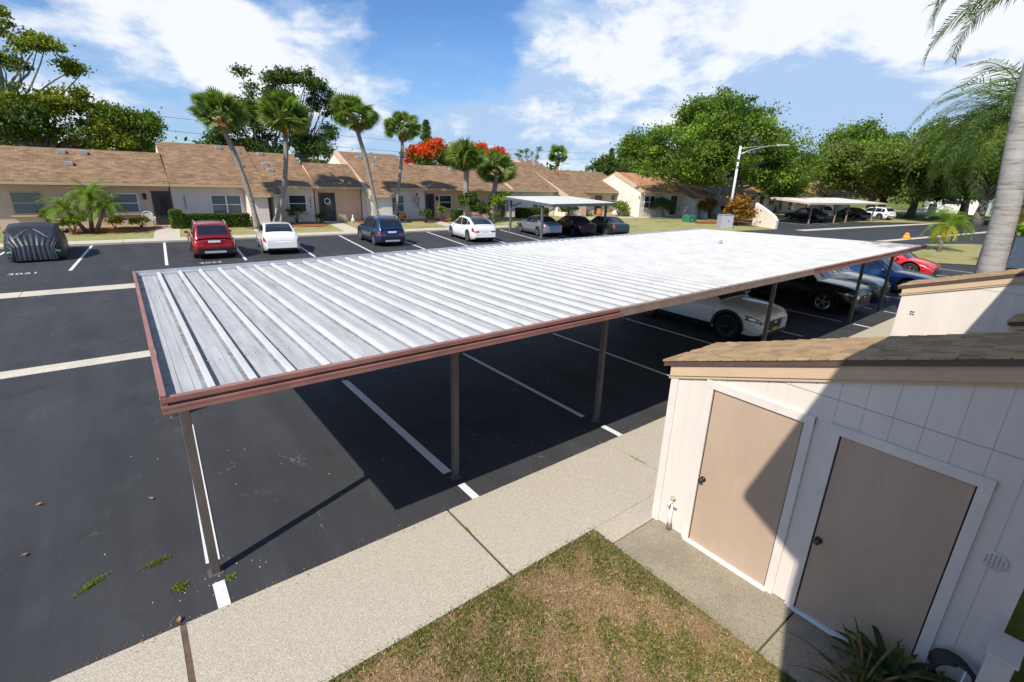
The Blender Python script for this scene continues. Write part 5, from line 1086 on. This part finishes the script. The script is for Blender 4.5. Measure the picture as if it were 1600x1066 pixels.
shrub('reddish shrub behind the blue suv',(19.2,40,.25),.55,34,LEAF_CRO,87); shrub('low green shrub right of the blue suv',(21.2,39.5,.25),.7,44,LEAF_HEDGE,88); shrub('leafy shrub against the dark clipped block',(22.9,39.6,.25),.55,36,LEAF_LT,89,h=1.0)
shrub('tall leafy climber around the stout palm trunk',(24.7,38.0,.2),1.2,120,LEAF_HEDGE,90,.16,h=2.0); shrub('white flowered plumeria bush beneath the shorter stout palm',(28.0,37.9,.2),1.3,130,LEAF_LT,91,.2,h=1.9)
shrub('low hedge shrub between the two stout palms',(26.3,38.6,.2),.9,70,LEAF_DK,96,.14,h=1.3)
shrub('orange and yellow croton bush beside the grey utility cabinet',(52.8,27.9,.1),1.7,190,LEAF_CRO,92,.26,h=2.1)
shrub('big round shrub before the shaded orange roofed house window',(51.8,36.6,.4),1.4,110,LEAF_DK,93,.2); shrub('pale green shrub at the end of the brown roofed row',(47.6,40,.3),1.2,90,LEAF_LT,94,.2); shrub('dark croton bush under the oak crown',(59,35,.3),1.5,90,LEAF_CRO,95,.2)
shrub('green shrub seen under the small carport',(38.4,39,.3),1.1,90,LEAF_HEDGE,97,.18,h=1.5); shrub('bright green bush at the right edge by the dark fence',(42.5,4.6,0),1.9,220,LEAF_LT,98,.22,h=1.9)
# live oaks
GO='live oaks'
ob=[(51,35,6.8,4.6,4.5,3.2),(55.5,35.5,9.2,4.8,4.5,3.2),(60,36,10.4,5.2,5,3.2),(65,35.5,9.8,5.4,5,3.2),(70,35,8.6,5.2,5,3.2),(74,34.5,6.6,4,4.5,2.6),(57,34,6.2,5,5,2.6),(63,34,7.0,5,5,3.0),(69,33.5,6.0,5,4.5,2.6),(49,34.5,4.8,3.4,3,1.5),(74,33.5,5.4,4.0,3,1.8),(66,33,4.8,3.5,3,1.5),(54,34,4.6,3.5,3,1.4)]
tree('live_oak','huge spreading live oak behind the street lamp','tree',(62.2,36.2,0),4.0,.75,ob,960,115,.29,LEAF_OAK,101,BARKL,GO,.60,.55,40,extra=(LEAF_LT,.2,False))
V,_=crown([(57,33,8,3,3,3),(63,33,8,4,3,3)],26,20,.4,7,.35,.8); V[:,:,2]-=0; oo=bpy.data.objects['live_oak']; kind(quads('hanging_moss',V-np.array([62.2,36.2,0]),MOSS,oo),'stuff')
def oakr(label,x,y,h,r,seed,n=420,leaf=.42,mat=None):
    g=random.Random(seed); bl=[(x+g.uniform(-1,1)*r*.75,y+g.uniform(-1,1)*r*.7,h*g.uniform(.26,.76),r*.46,r*.46,h*.2) for i in range(13)]; n=int(n*1.1); mat=mat or (LEAF_OAK2 if seed%2==0 else LEAF_OAK)
    tree('live_oak',label,'tree',(x,y,0),h*.28,.6,bl,n,85,leaf,mat,seed,BARK,GO,.9,.6,16,extra=(LEAF_LT,.12,False))
oakr('live oak between the street lamp arm and the far carport roof',91,42,10.5,7.5,111,300); oakr('live oak beside the right end of the far carport',103,31,13.5,9,112,520); oakr('rounded live oak overhanging the white garage',116,33,17,11,113,560); oakr('live oak arching over the far road',122,22,17,11,114,600)
oakr('leafy live oak immediately left of the drooping palm fronds',96,15.5,13.5,8,115,480,.42); oakr('low dense live oak filling the gap before the white garage',107,26,11,9,118,520); oakr('farthest live oak behind the grey palm trunk',104,8,14,11,116,560); oakr('live oak closing the view at the right edge',90,-4,15,10,117,420)
# far tree line (reads as one mass)
g=np.random.default_rng(77); BL=[]
for i in range(110):
    t=g.random(); x=-60+t*330; y=118-max(0,x-130)*.35+g.uniform(-6,10); BL.append((x,y,g.uniform(2.5,5.0),g.uniform(4,7),4,g.uniform(2.5,4.0)))
V,_=crown(BL,2600,26,1.1,78,1.3,.5); kind(tag(quads('distant_trees',V,LEAF_DK),'distant line of low green trees along the horizon','trees'),'stuff')
tree('broadleaf_tree','rounded green tree behind the end of the brown roofs','tree',(74,66,0),4,.3,[(73,66,6.2,3.5,3,2.4),(77,66,5.4,3,3,2.0)],170,70,.4,LEAF_DK,121,BARK,GT,.5)
tree('broadleaf_tree','mid green tree joining the left side of the big oak','tree',(98,78,0),4,.4,[(95,78,8.5,5,4,4.5),(100,78,10,5,4,4.5),(91,78,5.8,4,4,3)],330,70,.55,LEAF_OAK,122,BARK,GT,.8)
# ------------------------------------------------------------------ street things
lp=thing('street_lamp',(54.9,30.0,0),'tall pale concrete street lamp with one long arm before the oak','street lamp')
m=MB(); m.tube([(0,0,0),(0,0,8.35)],[.17,.11],12); m.build('pole',WHITEPL,lp)
m=MB(); m.tube([(0,0,7.5),(1.6,-.6,8.1),(3.3,-1.25,8.5),(4.6,-1.75,8.68)],[.055,.05,.045,.04],6); m.build('arm',MET,lp); m=MB(); m.tube([(0,0,8.1),(1.5,-.55,8.35),(2.9,-1.1,8.5)],.035,6); m.build('brace',MET,lp)
m=MB(); m.hexa([(4.5,-1.95,8.6),(6.0,-2.5,8.72),(6.0,-2.2,8.72),(4.5,-1.6,8.6),(4.6,-1.9,8.76),(5.9,-2.4,8.84),(5.9,-2.25,8.84),(4.6,-1.65,8.76)]); m.build('lamp_head',GREY,lp,bevel=.03)
l2=thing('street_lamp',(86,92,0),'tiny distant street lamp above the end of the brown roofs','street lamp'); m=MB(); m.tube([(0,0,0),(0,0,8.0)],.12,6); m.build('pole',WHITEPL,l2); m=MB(); m.tube([(0,0,7.6),(1.5,0,8.2),(3.2,0,8.3)],.07,5); m.build('arm',MET,l2)
for lab,(x,y,h,cross) in {'thin utility pole on the skyline beside the small pine':(116,100,13.4,0),'brown utility pole among the trees at the upper left':(-6.3,70,10.4,0),'pale utility pole at the left edge of the big oak':(84.5,60,11.2,0)}.items():
    p=thing('utility_pole',(x,y,0),lab,'utility pole'); m=MB(); m.tube([(0,0,0),(0,0,h)],[.2,.14],8); m.build('pole',BARK if x!=84.5 else WHITEPL,p)
    m=MB(); m.box(-1,1,-.06,.06,h-.8,h-.65); m.build('crossarm',BARK,p)
def wire(lab,a,b,sag,r=.022):
    m=MB(); A,B=Vector(a),Vector(b); m.tube([A.lerp(B,i/24)-Vector((0,0,sag*4*(i/24)*(1-i/24))) for i in range(25)],r,5,caps=False); tag(m.build('overhead_wire',BLACK),lab,'wire','overhead wires on the skyline')
wire('upper overhead wire crossing behind the fan palms',(-6.3,70,9.9),(116,100,12.2),1.2); wire('lower overhead wire crossing behind the fan palms',(-6.3,70,8.6),(116,100,10.9),1.6)
cb=thing('utility_cabinet',(48.6,26.9,0),'grey utility cabinet at the edge of the lawn below the street lamp','cabinet',rz=-.55); m=MB(); m.box(-.65,.65,-.45,.45,0,1.36); m.build('body',GREY,cb,bevel=.03); 
m=MB(); m.box(-.58,.58,-.475,-.452,.1,1.25); m.box(-.01,.01,-.48,-.476,.1,1.25); m.build('door',MET,cb); m=MB(); m.box(.05,.25,-.482,-.476,.75,.85); m.build('warning_label',REDL,cb); m=MB(); m.box(-.69,.69,-.49,.49,1.361,1.40); m.build('lid',GREY,cb)
gb=thing('transformer_box',(49.9,31.8,.15),'low green transformer box on the lawn beside the mulch','transformer box'); m=MB(); m.hexa([(-.7,-.5,0),(.7,-.5,0),(.7,.5,0),(-.7,.5,0),(-.7,-.42,.75),(.7,-.42,.75),(.7,.5,.85),(-.7,.5,.85)]); m.build('body',GREENBOX,gb,bevel=.04); m=MB(); m.box(-.3,-.1,-.52,-.49,.25,.45); m.build('handle',GREY,gb); m=MB(); m.box(-.85,.85,-.65,.65,-.12,.0); m.build('pad',CONC,gb)
cn=thing('traffic_cone',(57.0,13.7,0),'small orange marker on the road by the pale gutter','marker'); m=MB(); m.lathe([(.40,0),(.40,.05),(.30,.06),(.18,.5),(.08,.6)],(0,0,0),'z',14); m.build('cone',ORANGE,cn); m=MB(); m.lathe([(.275,.15),(.262,.20),(.235,.30),(.225,.30)],(0,0,0),'z',14); m.build('band',YELLOW,cn)
sg=thing('yard_sign',(133,29,0),'small white sign board on the lawn by the far road','sign'); m=MB(); m.box(-.05,.05,-.7,.7,.3,2.0); m.build('board',WHITE,sg)
for s in (-1,1): m=MB(); m.box(-.04,.04,s*.6-.04,s*.6+.04,0,.3); m.build('post',GREY,sg)
def chair(label,loc,rz):
    o=thing('garden_chair',loc,label,'chair','white plastic garden chairs',rz,1.05); m=MB(); m.hexa([(-.26,-.26,.42),(.26,-.26,.42),(.23,.24,.39),(-.23,.24,.39),(-.26,-.26,.45),(.26,-.26,.45),(.23,.24,.42),(-.23,.24,.42)]); m.build('seat',WHITEPL,o)
    for a in range(7):
        x=-.21+.07*a; m=MB(); m.hexa([(x-.022,.22,.42),(x+.022,.22,.42),(x+.022,.25,.42),(x-.022,.25,.42),(x*1.15-.022,.36,.86),(x*1.15+.022,.36,.86),(x*1.15+.022,.39,.86),(x*1.15-.022,.39,.86)]); m.build('back_slat',WHITEPL,o)
    m=MB(); m.tube([(-.27,.22,.62),(-.28,.34,.82),(-.18,.40,.93),(0,.41,.96),(.18,.40,.93),(.28,.34,.82),(.27,.22,.62)],.03,7); m.build('back_frame',WHITEPL,o)
    for sx in (-1,1):
        m=MB(); m.tube([(sx*.28,.30,.66),(sx*.30,0,.64),(sx*.29,-.27,.60)],.028,6); m.build('armrest',WHITEPL,o)
        for sy in (-1,1): m=MB(); m.tube([(sx*.24,sy*.23,.43),(sx*.29,sy*.30,0)],[.03,.024],6); m.build('leg',WHITEPL,o)
chair('white plastic garden chair beside the dark front door',(1.5,40.9,.3),.15); chair('white plastic garden chair behind the white hatchback',(25.6,40.6,.3),-.2)
o=chair('white garden chair on the porch of the end house',(49.0,41.2,.3),.3)
def flagp(label,x,y,z):
    o=thing('flag',(x,y,z),label,'flag','flags mounted on house walls'); m=MB(); m.tube([(0,0,0),(-.7,-.5,.55)],.02,6); m.build('flagpole',WHITE,o)
    m=MB(); m.grid([[(-.12-.55*t+.02*math.sin(j*2),-.1-.4*t+.04*math.sin(j+t*4),.1+.42*t-j*.26*(1-.2*t)) for j in range(5)] for t in (0,.25,.5,.75,1)]); 
    fm,t,b=nodes('striped_cloth'+str(x)); c=t.nodes.new('ShaderNodeTexCoord'); w=t.nodes.new('ShaderNodeTexWave'); w.inputs['Scale'].default_value=2.6; w.bands_direction='Y'; t.links.new(c.outputs['Object'],w.inputs['Vector'])
    t.links.new(ramp(t,w.outputs['Fac'],[(.45,(.6,.03,.05)),(.55,(.8,.78,.76))]),b.inputs['Base Color']); m.build('cloth',fm,o)
    m=MB(); m.add([(-.43,-.36,.50),(-.66,-.52,.55),(-.66,-.53,.30),(-.43,-.37,.25)],[(0,1,2,3)]); m.build('blue_canton',simple('navy'+str(x),(.02,.03,.15),.8),o)
flagp('red white and blue flag on the pale wall left of the open door',22.0,41.95,2.15); flagp('striped flag at the gutter of the end house',42.9,41.3,2.9)
pt=thing('garden_ornament',(15.3,41.1,.3),'small white goose ornament by the peach wall','ornament'); m=MB(); m.lathe([(.02,0),(.14,.05),(.16,.18),(.08,.32),(.05,.48),(.07,.54),(.02,.6)],(0,0,0),'z',12); m.build('body',WHITE,pt)
tv=thing('planter_urn',(44.8,40.6,.3),'terracotta urn in front of the end house porch','urn'); m=MB(); m.lathe([(.2,0),(.28,.1),(.38,.5),(.3,.8),(.36,.86)],(0,0,0),'z',14); m.build('pot',TERRA,tv)
fn=thing('metal_fence',(40.6,3.2,0),'dark metal fence panel right of the thick palm trunk','fence')
for k in range(2): m=MB(); m.box(-.04,.04,1.5-k*3.2-.04,1.5-k*3.2+.04,0,2.0); m.build('post',BLACK,fn)
m=MB(); m.box(-.02,.02,-1.66,1.46,.1,1.85); m.build('panel',simple('slate_panel',(.06,.08,.12),.5,var=.2),fn); m=MB(); m.box(-.03,.03,-1.7,1.5,1.86,1.92); m.build('rail',BLACK,fn)
# ------------------------------------------------------------------ foreground plants, hose, litter
def strappy(label,base,n,L_,w,mat,seed,nm,elv=(.5,1.4),mat2=None):
    o=thing(nm,base,label,'plant'); g=random.Random(seed); Q=[]
    for i in range(n):
        az=g.uniform(0,6.28); el=g.uniform(*elv); l=L_*g.uniform(.6,1.1); p=Vector((0,0,g.uniform(0,.15))); prev=None; k=7
        side_=Vector((-math.sin(az),math.cos(az),0))
        for j in range(k+1):
            t=j/k; ww=w*math.sin(math.pi*(.12+.85*t))**.8*(1 if t<.95 else .3); e=el-t*t*1.0
            if j: p=p+Vector((math.cos(az)*math.cos(e),math.sin(az)*math.cos(e),math.sin(e)))*l/k
            cur=(p-side_*ww,p+side_*ww)
            if prev: Q.append([tuple(prev[0]),tuple(prev[1]),tuple(cur[1]),tuple(cur[0])])
            prev=cur
    A=np.array(Q); h=len(A)//7; 
    quads('leaves',A,mat,o); m=MB(); m.tube([(0,0,0),(0,0,.2)],.03,6); m.build('stem',BARK,o)
strappy('spiky red and green strap leaved plant at the shed foot',(4.16,.47,0),40,.66,.011,LEAF_COR,131,'cordyline_plant',(.65,1.5))
strappy('dark green broad leaved plant beneath the shaded shed door',(4.46,.36,0),52,.52,.035,LEAF_DK,132,'dracaena_plant',(.3,1.3)); strappy('bright green rosette beside the coiled black hose',(4.42,.18,.0),18,.42,.035,LEAF_LT,133,'bromeliad_plant',(.4,1.2))
hr=thing('hose_reel',(4.60,.02,0),'coiled black garden hose hanging on the shed wall','hose reel'); m=MB(); pts=[]
for i in range(110): a=i*.36; r_=.16+.03*math.sin(i*.7); pts.append((.06-.0012*i,.0+r_*math.cos(a),.42+r_*math.sin(a)))
m.tube(pts,.014,7); m.build('hose',BLACK,hr); m=MB(); m.tube([(-.05,.13,.35),(-.08,.26,.30),(-.03,.32,.12)],.014,7); m.build('hose_tail',BLACK,hr); m=MB(); m.tube([(-.08,-.05,.2),(-.1,-.05,.62)],.008,6); m.build('bracket',MET,hr)
def weed(label,x,y,n,rx_,ry_,ang,mat,seed):
    g=np.random.default_rng(seed); P=np.stack([g.normal(0,rx_,n),g.normal(0,ry_,n)],1); c,s=math.cos(ang),math.sin(ang); P=P@np.array([[c,s],[-s,c]])
    P=P*.72; V=blades(lambda gg:P,(0,0,0,0),.015,.042,mat,'',seed,lay=.9,zb=0.004,wid=.0045); o=quads('weed',V,mat); o.location=(x,y,0); tag(o,label,'weed','weeds growing from asphalt cracks')
weed('long green weed strip furthest left on the asphalt',-.86,5.70,260,.10,.02,.6,LEAF_LT,1); weed('brown and green weed pair left of the first post foot',-.33,5.68,200,.10,.02,.25,LEAF_YG,2); weed('round yellowing weed just below the first post foot',-.16,5.12,200,.045,.04,0,LEAF_YG,3); weed('small green weed right of the first white line end',.27,4.97,80,.04,.02,.5,LEAF_LT,4); weed('green tuft growing in the walkway joint',2.69,4.12,160,.03,.02,1.5,LEAF_LT,6); weed('moss like weed in the second walkway joint',5.69,3.95,260,.16,.02,1.55,LEAF_YG,7)
lm=simple('dry_leaf_brown',(0.42,.22,.08),.8,var=.3)
for i,(x,y,lab) in enumerate(((-1.42,7.65,'curled dry leaf on the open asphalt at left'),(-.21,4.66,'orange leaf on the walkway edge by the wooden joint'),(-.3,7.0,'small dry leaf left of the first white line'),(-1.45,6.6,'tiny pale leaf near the left frame edge'))):
    m=MB(); m.add([(-.035,0,.012),(0,-.018,.02),(.04,0,.025),(0,.024,.014),(.0,0,.006)],[(0,1,4),(1,2,4),(2,3,4),(3,0,4)]); o=m.build('fallen_leaf',lm); o.location=(x,y,.015); o.rotation_euler=(.2,0,i*1.3); tag(o,lab,'leaf','fallen leaves on the asphalt and walkway')
m=MB(); g=random.Random(3)
for i in range(44): 
    x,y=(g.gauss(.2,.2),g.gauss(5.05,.10)) if i<20 else (g.uniform(-2,3.2),g.uniform(4.7,9.5)); s=g.uniform(.003,.008); m.add([(x-s,y,0),(x,y-s,0),(x+s,y,0),(x,y+s,0),(x,y,s*1.2)],[(0,1,4),(1,2,4),(2,3,4),(3,0,4)])
kind(tag(m.build('pebbles',WHITE),'scattered pale pebbles around the foot of the first carport post','pebbles'),'stuff')
g=np.random.default_rng(12); n=900; X=g.uniform(-2.5,14,n); Y=4.60+np.abs(g.normal(0,.045,n)); k=g.random(n)<.25; Y[k]=4.57-np.abs(g.normal(0,.05,k.sum())); a=g.uniform(0,6.28,n); sz=g.uniform(.004,.016,n); d=np.stack([np.cos(a)*sz,np.sin(a)*sz,0*a],1); w=np.stack([-np.sin(a)*sz*.4,np.cos(a)*sz*.4,0*a],1); P=np.stack([X,Y,np.where(Y<4.59,.026,.006)],1)
kind(tag(quads('leaf_litter',np.stack([P-d,P+w,P+d+np.array([0,0,.004]),P-w],1),LEAF_DRY),'fine dry litter gathered along the walkway edge','litter'),'stuff')
lb=MB(); lb.add([(14.3,8.0,2.47),(14.75,8.1,2.5),(14.9,8.25,2.47),(14.5,8.12,2.46)],[(0,1,2,3)]); lb.build('palm_leaf_debris',BROWND,None); tag(bpy.data.objects['palm_leaf_debris'],'small dark piece of palm debris lying on the white carport roof','debris')
for o in list(bpy.data.objects):
    if 'group' in o.keys() and o['group']=='': del o['group']
